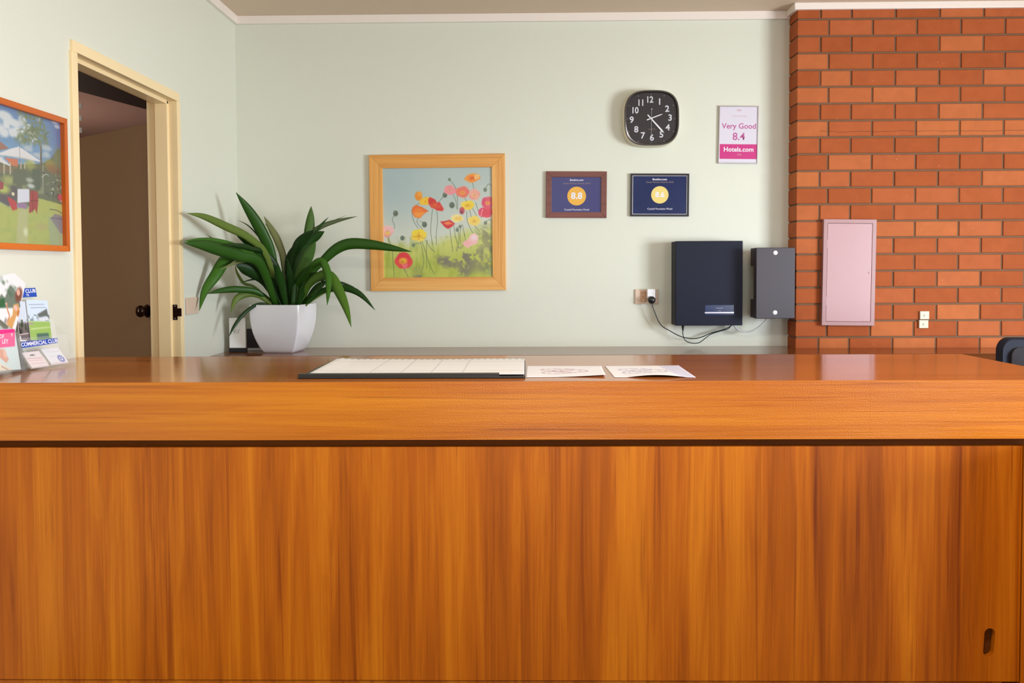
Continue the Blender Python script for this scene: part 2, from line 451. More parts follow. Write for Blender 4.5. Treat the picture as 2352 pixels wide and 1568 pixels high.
opening('window_1', (-0.3, RY0-0.0, 0.05), (1, 0, 0), 1.1, 2.05)
opening('window_2', (2.7, RY0-0.0, 0.25), (1, 0, 0), 1.3, 1.9)
opening('window_3', (RX, 0.9, 0.5), (0, 1, 0), 1.6, 1.5)

# cornices
cd_ = 0.022
b = MB()
b.box((XL, YG-cd_, ZCB), (XB-.001, YG, ZCEIL)); struct(b.build('trim_1', MT['cornice'], bevel=0.003))
b = MB(); b.box((XL, RY0, ZCB), (XL+cd_, YG-cd_, ZCEIL)); struct(b.build('trim_2', MT['cornice'], bevel=0.003))
ZCB2 = at(1833, 24, 1, YB)[2]
b = MB(); b.prism([(XB-0.022, YG-cd_-.0005, ZCB2), (XB-0.022, YB-0.022, ZCB2), (RX, YB-0.022, ZCB2), (RX, YB, ZCB2), (XB, YB, ZCB2), (XB, YG-cd_-.0005, ZCB2)], (0, 0, ZCEIL-ZCB2)); struct(b.build('trim_3', MT['cornice'], bevel=0.003))

# brick wall: every brick real geometry in one mesh
z_top = at(1850, 44.2, 1, YB)[2]; z_bot = at(1850, 774.7, 1, YB)[2]
RH = (z_top - z_bot) / 19
xA = at(1903.8, 64, 1, YB)[0]; xB1 = at(1884.5, 103, 1, YB)[0]; xB2 = at(1955.5, 103, 1, YB)[0]
LP = (at(2309, 64, 1, YB)[0] - xA) / 4
mg = 0.0105
bm = bmesh.new(); cl = bm.loops.layers.float_color.new('Col')
def brick(x0, x1, z0, z1, y0, y1):
    v = random.random(); w = random.random()
    c = 0.0025
    P = []
    # front chamfered box
    pts = [(x0+c, y0, z0+c), (x1-c, y0, z0+c), (x1-c, y0, z1-c), (x0+c, y0, z1-c)]
    mid = [(x0, y0+c, z0), (x1, y0+c, z0), (x1, y0+c, z1), (x0, y0+c, z1)]
    bak = [(x0, y1, z0), (x1, y1, z0), (x1, y1, z1), (x0, y1, z1)]
    A = [bm.verts.new(p) for p in pts]; B = [bm.verts.new(p) for p in mid]; C = [bm.verts.new(p) for p in bak]
    fs = [bm.faces.new(A)]
    for k in range(4):
        j = (k+1) % 4
        fs.append(bm.faces.new((A[k], B[k], B[j], A[j]))); fs.append(bm.faces.new((B[k], C[k], C[j], B[j])))
    for f in fs:
        for l in f.loops: l[cl] = (v, w, 0, 1)
row = 0; z = z_top
rows = [(z_top, min(z_top+RH, ZCEIL-0.001), 0)]
k = 1; z = z_top
while z > 0.02:
    rows.append((max(z-RH, 0.0), z, k)); z -= RH; k += 1
for (z0, z1, k) in rows:
    odd = k % 2 == 1
    xs = [XB] + ([xA] if odd else [xB1, xB2])
    while xs[-1] < RX: xs.append(xs[-1] + LP)
    xs[-1] = RX
    for i in range(len(xs)-1):
        a = xs[i] + (mg/2 if i else 0); bb = xs[i+1] - mg/2
        if bb - a < 0.01: continue
        brick(a, bb, z0+mg/2, z1-mg/2, YB + random.uniform(-.0008, .0008), YG if i == 0 else YB+0.05)
bmesh.ops.recalc_face_normals(bm, faces=bm.faces)
bv = []
def mbox(x0, x1, y0, y1, z0, z1):
    P = [(x0,y0,z0),(x1,y0,z0),(x1,y1,z0),(x0,y1,z0),(x0,y0,z1),(x1,y0,z1),(x1,y1,z1),(x0,y1,z1)]
    v = [bm.verts.new(p) for p in P]
    for q in ((0,1,2,3),(4,7,6,5),(0,4,5,1),(1,5,6,2),(2,6,7,3),(3,7,4,0)):
        f = bm.faces.new([v[i] for i in q]); f.material_index = 1
mbox(XB+0.006, RX, YB+0.006, YG, 0, ZCEIL)
me = bpy.data.meshes.new('wall_back_right'); bm.to_mesh(me); bm.free()
def brickmat():
    m, nt, b = newmat('red_brick'); L = nt.links
    a = N_(nt, 'ShaderNodeVertexColor', layer_name='Col'); sp = N_(nt, 'ShaderNodeSeparateColor'); L.new(a.outputs['Color'], sp.inputs[0])
    rp = N_(nt, 'ShaderNodeValToRGB'); e = rp.color_ramp.elements
    e[0].position = 0; e[0].color = (*s2l((164, 82, 40)), 1); e[1].position = 1; e[1].color = (*s2l((190, 108, 60)), 1)
    k = e.new(0.4); k.color = (*s2l((172, 88, 46)), 1); k = e.new(0.75); k.color = (*s2l((182, 98, 56)), 1)
    L.new(sp.outputs[0], rp.inputs['Fac'])
    tc = N_(nt, 'ShaderNodeTexCoord'); nz = N_(nt, 'ShaderNodeTexNoise', Scale=14.0, Detail=6.0, Roughness=0.6); L.new(tc.outputs['Object'], nz.inputs['Vector'])
    mr = N_(nt, 'ShaderNodeMapRange'); mr.inputs['To Min'].default_value = 0.8; mr.inputs['To Max'].default_value = 1.18; L.new(nz.outputs['Fac'], mr.inputs['Value'])
    mx = N_(nt, 'ShaderNodeMix', data_type='RGBA', blend_type='MULTIPLY'); mx.inputs['Factor'].default_value = 1
    L.new(rp.outputs['Color'], mx.inputs['A']); L.new(mr.outputs['Result'], mx.inputs['B'])
    # pale specks and a long hairline crack across one course
    vo = N_(nt, 'ShaderNodeTexNoise', Scale=75.0, Detail=1.0); L.new(tc.outputs['Object'], vo.inputs['Vector'])
    sr = N_(nt, 'ShaderNodeValToRGB'); e = sr.color_ramp.elements; e[0].position = 0.80; e[0].color = (0,0,0,1); e[1].position = 0.84; e[1].color = (1,1,1,1)
    L.new(vo.outputs['Fac'], sr.inputs['Fac'])
    m2 = N_(nt, 'ShaderNodeMix', data_type='RGBA'); L.new(sr.outputs['Color'], m2.inputs['Factor']); L.new(mx.outputs['Result'], m2.inputs['A']); m2.inputs['B'].default_value = (*s2l((226, 170, 140)), 1)
    sx = N_(nt, 'ShaderNodeSeparateXYZ'); L.new(tc.outputs['Object'], sx.inputs[0])
    zc = at(2100, 301, 1, YB)[2]
    def mth(op, a_, b_, c_=None):
        n = N_(nt, 'ShaderNodeMath', operation=op)
        for i, v in enumerate((a_, b_, c_)):
            if v is None: continue
            if isinstance(v, (int, float)): n.inputs[i].default_value = v
            else: L.new(v, n.inputs[i])
        return n.outputs[0]
    n3 = N_(nt, 'ShaderNodeTexNoise', Scale=9.0, Detail=3.0); L.new(tc.outputs['Object'], n3.inputs['Vector'])
    d = mth('ABSOLUTE', mth('ADD', mth('SUBTRACT', sx.outputs['Z'], zc), mth('MULTIPLY', mth('SUBTRACT', n3.outputs['Fac'], 0.5), 0.02)), 0)
    mk = mth('MULTIPLY', mth('LESS_THAN', d, 0.0016), mth('GREATER_THAN', sx.outputs['X'], 1.60))
    m3 = N_(nt, 'ShaderNodeMix', data_type='RGBA'); L.new(mth('MULTIPLY', mk, 0.6), m3.inputs['Factor']); L.new(m2.outputs['Result'], m3.inputs['A']); m3.inputs['B'].default_value = (0.12, 0.03, 0.015, 1)
    L.new(m3.outputs['Result'], b.inputs['Base Color'])
    b.inputs['Roughness'].default_value = 0.7; b.inputs['Specular IOR Level'].default_value = 0.15
    n4 = N_(nt, 'ShaderNodeTexNoise', Scale=160.0, Detail=4.0); L.new(tc.outputs['Object'], n4.inputs['Vector'])
    bp = N_(nt, 'ShaderNodeBump', Strength=0.35, Distance=0.002); L.new(n4.outputs['Fac'], bp.inputs['Height']); L.new(bp.outputs['Normal'], b.inputs['Normal'])
    return m
mortar = plain('grey_brown_mortar', (120, 88, 64), 0.9, bump=0.6, bscale=200, var=0.15, vscale=20)
struct(link_mesh(me, 'wall_back_right', [brickmat(), mortar]))

root = thing('ceiling_light', (0.45, 1.2, ZCEIL), 'long white ceiling light above the counter front', 'ceiling light')
b = MB(); b.box((-0.17, 1.04, 2.70), (1.07, 1.36, ZCEIL-0.001)); b.build('lamp_housing', MT['white'], root, bevel=0.004)
b = MB(); b.frame((-0.17, 1.04, 2.66), (1, 0, 0), (0, 1, 0), (0, 0, 1), 1.24, 0.32, 0.02, 0, 0.0395); b.build('lamp_rim', MT['white'], root)
# ------------------------------------------------------------------ room beyond the door
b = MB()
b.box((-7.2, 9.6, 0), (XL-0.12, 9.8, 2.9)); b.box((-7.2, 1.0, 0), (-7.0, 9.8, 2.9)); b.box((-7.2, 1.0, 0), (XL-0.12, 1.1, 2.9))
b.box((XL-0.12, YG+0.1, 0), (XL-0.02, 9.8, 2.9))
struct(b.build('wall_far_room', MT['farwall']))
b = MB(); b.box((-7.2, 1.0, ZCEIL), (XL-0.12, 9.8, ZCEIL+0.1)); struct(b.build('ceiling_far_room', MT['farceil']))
b = MB(); b.box((-7.0, 9.55, ZCEIL-0.1), (XL-0.12, 9.6, ZCEIL)); struct(b.build('trim_4', MT['cornice']))
pa = at(175, 208, 2, 2.50); pb = at(332, 250, 2, 2.50)
d = (pb - pa)
q0 = pa - d*3.0; q1 = pb + d*2.2
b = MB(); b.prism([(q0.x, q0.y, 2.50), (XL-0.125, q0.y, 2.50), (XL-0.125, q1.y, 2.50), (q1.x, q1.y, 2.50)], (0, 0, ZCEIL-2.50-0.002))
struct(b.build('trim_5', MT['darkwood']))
area('far_room_fill', (-5.0, 2.6, 1.6), (-2.9, 5.6, 1.8), 1.2, 1.6, 34, (1.0, 0.85, 0.70))  # added fill light for the door leaf and rack, no visible source
area('far_room_up_fill', (-4.8, 7.4, 1.3), (-4.6, 7.0, 2.8), 0.8, 0.8, 14, (1.0, 0.82, 0.66))  # added fill that brightens the far ceiling, no visible source

# door frame (pressed metal, double rebate)
root = thing('door_frame', (XL, (ya0+ya1)/2, 0), 'cream painted metal door frame with an open doorway in the left wall', 'door frame')
def jamb(name, y_open, sgn):
    # profile in the X-Y plane; sgn=+1 for the near jamb (opening lies toward +Y)
    x0 = XL + 0.012
    P = [(x0, -AW), (x0, 0.0), (XL-0.030, 0.0), (XL-0.030, 0.016), (XL-0.088, 0.016), (XL-0.088, 0.0), (XL-0.132, 0.0), (XL-0.132, -AW), (XL-0.121, -AW), (XL-0.121, -0.012), (XL-0.001, -0.012), (XL-0.001, -AW)]
    b = MB(); b.prism([(x, y_open + sgn*y, 0) for x, y in P], (0, 0, zo))
    return b.build(name, MT['cream'], root, bevel=0.002)
jamb('jamb', yo0, 1); jamb('jamb', yo1, -1)
x0 = XL + 0.012
P = [(x0, AW), (x0, 0.0), (XL-0.030, 0.0), (XL-0.030, -0.016), (XL-0.088, -0.016), (XL-0.088, 0.0), (XL-0.132, 0.0), (XL-0.132, AW), (XL-0.121, AW), (XL-0.121, 0.012), (XL-0.001, 0.012), (XL-0.001, AW)]
b = MB(); b.prism([(x, ya0 + AW*0-0.0, zo + z) for x, z in P], (0, ya1-ya0, 0)); b.build('door_head', MT['cream'], root, bevel=0.002)
# strike plate on the far jamb rebate
zs = at(400, 717, 1, yo1)[2]
sp = MB(); sp.box((XL-0.026, yo1-0.002, zs-0.036), (XL-0.004, yo1+0.003, zs+0.036)); sp.box((XL-0.012, yo1-0.004, zs-0.019), (XL+0.015, yo1+0.002, zs+0.019))
sp = sp.build('strike_plate', MT['knob'], root, bevel=0.001)
for dz in (-0.029, 0.029):
    s_ = MB(); s_.lathe((XL-0.015, yo1-0.002, zs+dz), (0, -1, 0), [(0.0035, 0), (0.003, 0.001)], 12); s_.build('screw', MT['brushed'], sp, smooth=40)

# brown door leaf standing ajar in the room beyond
pr = at(336, 283, 2, 2.04); pr = Vector((-1.775, pr.y, 0)); pr.y = 4.10
dr = Vector((-0.495, 0.39, 0)).normalized(); nn = Vector((dr.y, -dr.x, 0))
if nn.y > 0: nn = -nn
zl = at(333, 283, 1, 4.10)[2]
leaf = thing('door_leaf', (pr.x, pr.y, 0), 'plain brown flush door standing open beyond the doorway', 'door')
b = MB(); p0 = pr; p1 = pr + dr*0.82
b.prism([(p0.x, p0.y, 0.01), (p1.x, p1.y, 0.01), tuple(Vector((p1.x, p1.y, 0.01)) - nn*0.038), tuple(Vector((p0.x, p0.y, 0.01)) - nn*0.038)], (0, 0, zl-0.01))
dp_ = b.build('door_panel', MT['doorleaf'], leaf, bevel=0.0015)
kc = atp(339, 714, p0, nn)
b = MB(); b.lathe(kc, nn, [(0.031, 0.0), (0.031, 0.004), (0.014, 0.008), (0.014, 0.014), (0.022, 0.020), (0.028, 0.030), (0.029, 0.038), (0.024, 0.048), (0.010, 0.053), (0, 0.054)], 28)
b.build('door_knob', MT['knob'], dp_, smooth=50)
# row of white hooks on a board seen past the near jamb
P1 = at(182, 243, 1, 4.9)
hk = thing('wall_rack', (P1.x, 4.9, P1.z), 'white slatted rack glimpsed past the near door jamb', 'rack')
for yy in (243, 271, 299):
    c = at(176, yy, 1, 4.9); b = MB(); b.box((c.x-0.05, 4.9, c.z-0.015), (at(188, yy, 1, 4.9).x, 4.905, c.z+0.015)); b.build('slat', MT['white'], hk)
c = at(170, 280, 1, 4.9); b = MB(); b.box((c.x-0.06, 4.921, 0), (c.x-0.02, 4.95, c.z+0.20)); b.build('post', MT['darkwood'], hk)

# ------------------------------------------------------------------ rear desk
YD = 4.44
root = thing('rear_desk', (0, YD, 0), 'low brown wood-laminate desk along the back and brick walls', 'desk')
b = MB(); b.prism([(XL+0.001, YD, ZD-0.036), (RX-0.001, YD, ZD-0.036), (RX-0.001, YB-0.001, ZD-0.036), (XB-0.001, YB-0.001, ZD-0.036), (XB-0.001, YG-0.001, ZD-0.036), (XL+0.001, YG-0.001, ZD-0.036)], (0, 0, 0.036))
b.build('desk_top', MT['deskwood'], root, bevel=0.0015)
b = MB(); b.box((XL+.002, YD-0.0015, ZD-0.036), (RX-.002, YD-0.0001, ZD-0.001)); b.build('edge_band', MT['deskdark'], root)
b = MB(); b.box((1.45, YD+0.012, 0.12), (4.0, YD+0.03, ZD-0.037)); b.build('front_panel', MT['deskdark'], root)
for x in (XL+0.03, -0.4, 0.8, 1.9, 4.0):
    b = MB(); b.box((x, YD+0.031, 0), (x+0.02, YB-0.01, ZD-0.037)); b.build('end_panel', MT['deskwood'], root)

# ------------------------------------------------------------------ counter
XR = 1.56
root = thing('reception_counter', (0, YF, 0), 'long teak-laminate reception counter across the foreground', 'counter')
ZF = CZ - 0.4740
ykw = min(YK, ya0-0.001)
b = MB(); b.prism([(XL+0.002, YF+0.0015, ZT-0.028), (XR, YF+0.0015, ZT-0.028), (XR, YK, ZT-0.028), (XL+0.013, YK, ZT-0.028), (XL+0.013, ykw, ZT-0.028), (XL+0.002, ykw, ZT-0.028)], (0, 0, 0.028)); b.build('counter_top', MT['topwood'], root, bevel=0.0015)
xs = at(1999, 940, 1, YF)[0]
for (a, bb) in ((XL+0.002, xs-0.00008), (xs+0.00008, XR)):
    b = MB(); b.box((a, YF, ZF), (bb, YF+0.030, ZT-0.0003)); b.build('fascia_board', MT['fasciawood'], root)
YP = YF + 0.012
ZPT = at(1176, 1026, 1, YP)[2]; ZPB = at(1176, 1562, 1, YP)[2]  # panel stops short of the fascia, leaving a strip for the painted shadow
XPR = at(2341, 1500, 1, YP)[0]
# front panel with a rounded finger slot
bm = bmesh.new()
def loop(pts):
    v = [bm.verts.new((x, YP, z)) for x, z in pts]
    return [bm.edges.new((v[i], v[(i+1) % len(v)])) for i in range(len(v))]
sc = at(2273, 1475, 1, YP); r_ = 0.0148; hh = 0.040 - r_
slot = [(sc.x + r_*math.cos(t), sc.z + hh + r_*math.sin(t)) for t in [math.pi*i/12 for i in range(13)]] + \
       [(sc.x - 0.003 + r_*math.cos(t), sc.z - hh + r_*math.sin(t)) for t in [math.pi + math.pi*i/12 for i in range(13)]]
es = loop([(XL+0.002, ZPB), (XPR, ZPB), (XPR, ZPT), (XL+0.002, ZPT)]) + loop(slot)
bmesh.ops.triangle_fill(bm, edges=es, use_beauty=True)
ret = bmesh.ops.extrude_face_region(bm, geom=bm.faces[:])
for v in [g for g in ret['geom'] if isinstance(g, bmesh.types.BMVert)]: v.co.y += 0.018
bmesh.ops.recalc_face_normals(bm, faces=bm.faces)
me = bpy.data.meshes.new('front_panel'); bm.to_mesh(me); bm.free(); link_mesh(me, 'front_panel', MT['panelwood'], root)
b = MB(); b.box((XL+0.002, YP+0.022, 0), (XR-0.02, YP+0.036, ZT-0.03)); b.build('shade_backing', MT['deskdark'], root)  # dark backing in the gap stands in for the fascia's shadow
b = MB(); b.box((XL+0.002, YP+0.004, 0.0), (XPR-0.045, YP+0.0215, ZPB-0.0035)); b.build('kick_board', MT['panelwood'], root, bevel=0.001)
b = MB(); b.box((XPR+0.004, YP-0.002, 0.0), (XR, YP+0.0215, ZPT)); b.build('side_stile', MT['panelwood'], root, bevel=0.001)
b = MB(); b.box((XR-0.02, YP+0.03, 0.0), (XR, YK-0.03, ZT-0.03)); b.build('end_panel', MT['panelwood'], root)
b = MB(); b.box((1.430, YF-0.60, 0.0), (1.455, YF-0.001, ZF-0.001)); b.build('shade_wing', MT['panelwood'], root, bevel=0.001)  # unseen panel, added to darken the right end of the counter front
print('panel', ZPT, ZPB, XPR, 'slot', sc)

# ------------------------------------------------------------------ poppy painting
c6 = lambda x, y: (830 + x/4.355, 330 + y/4.355)
def rect_from_px(cs, axis, val):
    Q = [at(x, y, axis, val) for x, y in cs]           # TL, TR, BR, BL
    U = ((Q[1]-Q[0]) + (Q[2]-Q[3])).normalized(); N = Vector((0, -1, 0)) if axis == 1 else Vector((1, 0, 0))
    V = N.cross(U).normalized()
    c = sum(Q, Vector())/4
    w = ((Q[1]-Q[0]).length + (Q[2]-Q[3]).length)/2; h = ((Q[0]-Q[3]).length + (Q[1]-Q[2]).length)/2
    return c, U, V, N, w, h
def mitred(name, c, U, V, N, w, h, t, d0, d1, mats, parent, bev=0.0015):
    """four mitred rails; mats=(stile, rail)"""
    for k, (a, bb) in enumerate(((0, 1), (1, 2), (2, 3), (3, 0))):
        oc = [(-w/2, -h/2), (w/2, -h/2), (w/2, h/2), (-w/2, h/2)]; ic = [(-w/2+t, -h/2+t), (w/2-t, -h/2+t), (w/2-t, h/2-t), (-w/2+t, h/2-t)]
        g = 0.0
        pts = [oc[a], oc[bb], ic[bb], ic[a]]
        b = MB(); b.prism([c + U*x + V*y + N*d0 for x, y in pts], N*(d1-d0))
        b.build(name, mats[1] if k in (0, 2) else mats[0], parent, bevel=bev)

c, U, V, N, w, h = rect_from_px([c6(75, 115), c6(1440, 95), c6(1445, 1465), c6(95, 1472)], 1, YG-0.022)
c.y = YG
root = thing('poppy_painting', c, 'square painting of red, yellow and pink poppies in a wide pine frame', 'painting')
fw = at(*c6(75, 700), 1, YG-0.022); fi = at(*c6(208, 700), 1, YG-0.022); t = (fi-fw).length
mitred('picture_frame', c, U, V, N, w, h, t, 0.001, 0.022, (MT['pine'], MT['pine_h']), root)
wi, hi = w-2*t, h-2*t
def conv6(p):
    q = at(*c6(*p), 1, YG-0.014) - c
    return (q.dot(U)+wi/2)/wi, (hi/2-q.dot(V))/hi
nx = 330; p = Paint(nx, nx, conv6, (194, 206, 198))
Yn = p.Y/p.ny; Xn = p.X/p.nx
p.mix(1-Yn*1.4 + 0.15*(p.noise(4, 3, 1)-.5), (178, 196, 192)); p.mix((Yn-0.28)*2.2, (214, 218, 200))
p.mix((1-np.hypot(Xn-.1, Yn-.15)*2.2)*0.5, (152, 178, 186))
p.mix((1-np.hypot(Xn-.95, Yn-.45)*2.6)*0.6, (226, 224, 204))
n1 = p.noise(9, 4, 5)
g = (Yn + 0.10*(n1-.5) - np.where(Xn < .42, .66, .66-.16*np.minimum((Xn-.42)*3, 1)))*9
p.mix(g, (200, 206, 110)); p.mix((Yn-.70 + .12*(p.noise(7, 6, 6)-.5))*7, (176, 188, 70))
p.mix((p.noise(40, 10, 7)-.55)*1.2*(Yn > .62), (140, 158, 40)); p.mix((p.noise(14, 14, 8)-.55)*1.4*(Yn > .66), (208, 208, 96))
# grey-violet scrub, lower right
k = p.noise(16, 16, 9)*.55 + p.noise(48, 48, 19)*.45
for (x, y, rx, ry, al) in ((1250, 900, 90, 70, .6), (1260, 1080, 95, 120, .65), (1010, 1090, 110, 60, .9), (1040, 1180, 90, 70, .9), (1040, 1270, 70, 60, .8), (830, 1170, 110, 50, .9), (900, 1215, 60, 35, .7), (1150, 1150, 90, 90, .45), (1220, 1240, 90, 50, .5), (590, 1330, 75, 22, .8), (450, 1230, 35, 50, .5), (560, 1260, 50, 50, .3)):
    p.ell((x, y), rx, ry, (112, 108, 94), soft=1.2, al=al, tex=np.clip((k-.36)*5, 0, 1))
p.mix(np.clip((p.noise(8, 26, 12)-.5)*2.2, 0, 1)*np.clip((Xn-.86)*7, 0, 1)*np.clip((Yn-.55)*8, 0, 1)*.7, (150, 160, 150))
dk = (70, 90, 66)
for s_ in ([(712, 660), (700, 760), (695, 880), (712, 1010)], [(755, 680), (762, 780), (750, 880), (750, 1010)], [(570, 740), (560, 790), (612, 855)], [(505, 660), (520, 760), (570, 850)], [(330, 720), (312, 760), (335, 820), (325, 860)],
           [(268, 940), (310, 1040), (320, 1180), (335, 1350)], [(590, 970), (610, 1060), (625, 1180), (600, 1290)], [(605, 970), (650, 1100), (680, 1200), (730, 1300)], [(640, 960), (690, 1040), (735, 1080)], [(660, 960), (650, 1080), (655, 1240)],
           [(885, 850), (895, 940), (915, 1080)], [(925, 820), (935, 900), (960, 1000)], [(880, 360), (940, 440), (960, 560), (960, 660)], [(915, 500), (945, 580), (950, 650)], [(1110, 390), (1122, 450)], [(1035, 545), (1075, 640), (1095, 730)],
           [(1050, 680), (1060, 780), (1110, 890)], [(1112, 590), (1110, 640), (1150, 720)], [(1140, 590), (1170, 680), (1200, 740)], [(1130, 820), (1180, 880)], [(770, 585), (830, 520)], [(550, 620), (590, 590), (620, 600)], [(1235, 455), (1270, 405), (1318, 440)],
           [(1000, 810), (985, 900), (990, 1000)], [(1010, 810), (1030, 920)], [(960, 830), (975, 950), (965, 1040)], [(430, 1250), (480, 1350)], [(515, 1010), (560, 995), (590, 992)], [(590, 775), (625, 790), (640, 800)], [(1240, 780), (1290, 760), (1318, 840)], [(1030, 900), (1040, 980)]):
    p.line(s_, 1.5, dk, al=.8)
def bud(x, y, r=20, col=(84, 96, 80)): p.ell((x, y), r, r*1.15, col, soft=.5); p.ell((x-4, y-6), r*.4, r*.4, (130, 146, 124), soft=.8, al=.6)
for x, y, r in ((345, 697, 24), (905, 615, 26), (632, 808, 24), (412, 942, 20), (522, 1012, 16), (958, 860, 17), (985, 828, 14), (1235, 462, 18), (835, 515, 22), (1238, 792, 16), (880, 360, 14)): bud(x, y, r, (84, 96, 80) if r > 18 else (110, 124, 104))
def poppy(x, y, rx, ry, c1, c2, cc, rot=0, petals=5, seed=1, cen=(0, .1)):
    r = random.Random(seed)
    for k in range(petals):
        a = 2*math.pi*k/petals + r.uniform(-.3, .3); f = .38
        col = tuple(c1[i] + (c2[i]-c1[i])*r.random() for i in range(3))
        p.ell((x + rx*f*math.cos(a), y + ry*f*math.sin(a)), rx*.66, ry*.66, col, soft=.22, rot=r.uniform(-.4, .4))
    p.ell((x, y), rx*.6, ry*.6, c1, soft=.9, al=.6)
    p.ell((x+rx*cen[0], y+ry*cen[1]), rx*.42, ry*.36, cc, soft=1.0, al=.95)
    p.ell((x+rx*cen[0], y+ry*cen[1]), rx*.14, ry*.12, (200, 120, 20), soft=1.0, al=.7)
    for k in range(7):
        a = r.uniform(0, 6.28); p.line([(x+rx*.25*math.cos(a), y+ry*.25*math.sin(a)), (x+rx*.85*math.cos(a), y+ry*.85*math.sin(a))], 1, c2, al=.5)
poppy(1108, 345, 78, 42, (240, 110, 40), (250, 160, 70), (238, 90, 30), seed=1); p.poly([(1125, 315), (1185, 305), (1170, 350), (1130, 365)], (246, 190, 110))
poppy(885, 465, 62, 48, (238, 130, 140), (246, 170, 170), (240, 150, 150), seed=2)
poppy(1010, 485, 66, 58, (236, 90, 90), (244, 130, 110), (246, 160, 60), seed=3)
poppy(1128, 510, 56, 56, (240, 150, 140), (246, 180, 160), (248, 190, 130), seed=4)
poppy(1262, 590, 62, 60, (226, 60, 100), (240, 110, 140), (248, 160, 90), seed=5)
poppy(1240, 685, 78, 52, (226, 50, 86), (236, 90, 120), (228, 60, 90), seed=6); p.line([(1210, 655), (1200, 690), (1195, 720)], 1.6, (248, 200, 180))
poppy(1060, 615, 66, 46, (246, 200, 50), (250, 220, 90), (240, 180, 40), seed=7); p.ell((1005, 670), 26, 36, (196, 80, 90)); p.ell((1000, 685), 14, 16, (130, 60, 80))
poppy(640, 575, 62, 40, (246, 186, 30), (250, 210, 60), (250, 200, 40), seed=8); p.ell((572, 525), 36, 44, (240, 140, 30)); p.ell((585, 505), 22, 22, (246, 160, 50), soft=.8)
p.poly([(510, 640), (545, 612), (600, 630), (672, 672), (630, 700), (585, 745), (535, 735), (508, 690)], (238, 104, 34), soft=1.2); p.poly([(520, 685), (570, 680), (640, 682), (585, 740), (540, 730)], (250, 150, 50), soft=2); p.ell((572, 668), 40, 22, (246, 130, 40), soft=1)
p.poly([(668, 560), (685, 534), (740, 560), (755, 590), (745, 650), (700, 640), (672, 600)], (214, 44, 40), soft=1.2); p.poly([(745, 590), (785, 585), (825, 655), (810, 675), (750, 668), (725, 640)], (222, 54, 44), soft=1.2); p.ell((728, 620), 30, 26, (226, 90, 40), soft=1); p.line([(690, 570), (720, 610), (735, 650)], 1, (160, 30, 30)); p.line([(790, 610), (770, 640)], 1.2, (240, 110, 90))
p.poly([(788, 778), (840, 772), (880, 760), (905, 775), (935, 800), (905, 830), (865, 852), (830, 830)], (214, 44, 56), soft=1.2); p.poly([(820, 795), (870, 775), (915, 800), (860, 812)], (246, 130, 70), soft=1.5)
poppy(955, 745, 62, 38, (250, 226, 140), (250, 232, 160), (248, 214, 90), seed=10); p.poly([(930, 735), (1000, 725), (1000, 770), (935, 765)], (246, 206, 100), soft=1.5)
poppy(1125, 770, 62, 48, (248, 210, 90), (250, 220, 120), (244, 196, 80), seed=11)
poppy(575, 915, 78, 58, (246, 206, 50), (250, 220, 90), (244, 190, 40), seed=12); p.line([(510, 920), (545, 930), (580, 925), (630, 945), (650, 930)], 1.4, (196, 150, 30)); p.line([(570, 880), (580, 920), (575, 960)], 1.2, (200, 150, 30))
poppy(265, 870, 66, 52, (244, 176, 176), (248, 200, 196), (246, 186, 186), seed=13); p.poly([(225, 900), (260, 880), (300, 905), (280, 935), (240, 935)], (240, 150, 160), soft=2); p.ell((265, 895), 26, 18, (246, 200, 90), soft=1)
p.poly([(1095, 905), (1140, 895), (1168, 940), (1155, 1000), (1110, 1010), (1065, 1040), (1020, 1015), (1012, 985), (1060, 960)], (246, 190, 186), soft=1.5); p.ell((1125, 935), 34, 30, (250, 214, 220), soft=1); p.ell((1060, 995), 36, 26, (246, 176, 170), soft=1)
poppy(425, 1165, 88, 78, (222, 34, 50), (236, 70, 60), (250, 190, 40), seed=15, petals=6, cen=(-.05, .05)); p.poly([(400, 1205), (470, 1195), (455, 1245), (425, 1250)], (240, 100, 110), soft=1.5)
for k in range(10):
    a = k/10*6.28; p.line([(420, 1170), (420+42*math.cos(a), 1170+36*math.sin(a))], 1.2, (250, 200, 40), al=.9)
p.ell((413, 1178), 18, 14, (206, 140, 20), soft=.8)
p.a = p.a*.90 + np.array((214, 208, 190.))*.10
TL = c - U*(wi/2+.002) + V*(hi/2+.002) + N*0.013
p.build('canvas', TL, TL + U*(wi+.004), TL - V*(hi+.004), MT['art'], root)
b = MB(); b.prism([c + U*(sx*(w/2-.012)) + V*(sy*(h/2-.012)) + N*0.0005 for sx, sy in ((-1,-1),(1,-1),(1,1),(-1,1))], N*0.011); b.build('backing_board', MT['black'], root)

# ------------------------------------------------------------------ garden photograph on the left wall
fd = 0.024
c7 = lambda x, y: (x/7.84, 200 + y/7.84)
c8 = lambda x, y: (x/7.47, 380 + y/7.47)
A_ = at(155, 273, 0, XL+fd); B_ = at(162, 577.5, 0, XL+fd); C_ = at(0, 222, 0, XL+fd); D_ = at(0, 572, 0, XL+fd)
yr = (A_.y+B_.y)/2; zt = (A_.z+C_.z)/2; zb = (B_.z+D_.z)/2
wl = 0.62; t = 0.020
c = Vector((XL, yr-wl/2, (zt+zb)/2)); U = Vector((0, 1, 0)); V = Vector((0, 0, 1)); N = Vector((1, 0, 0)); h = zt-zb
root = thing('garden_photograph', c, 'orange-framed photograph of parasols and palms on a lawn, left wall', 'picture')
mitred('picture_frame', c, U, V, N, wl, h, t, 0.001, fd, (wood('orange_stile', 2, (186, 84, 14), (204, 98, 20), (218, 112, 30), rough=0.3, across=40, streak=0.3), MT['orange']), root)
wi, hi = wl-2*t, h-2*t
def convg(q):
    q = at(q[0], q[1], 0, XL+0.008) - c
    return (q.dot(U)+wi/2)/wi, (hi/2-q.dot(V))/hi
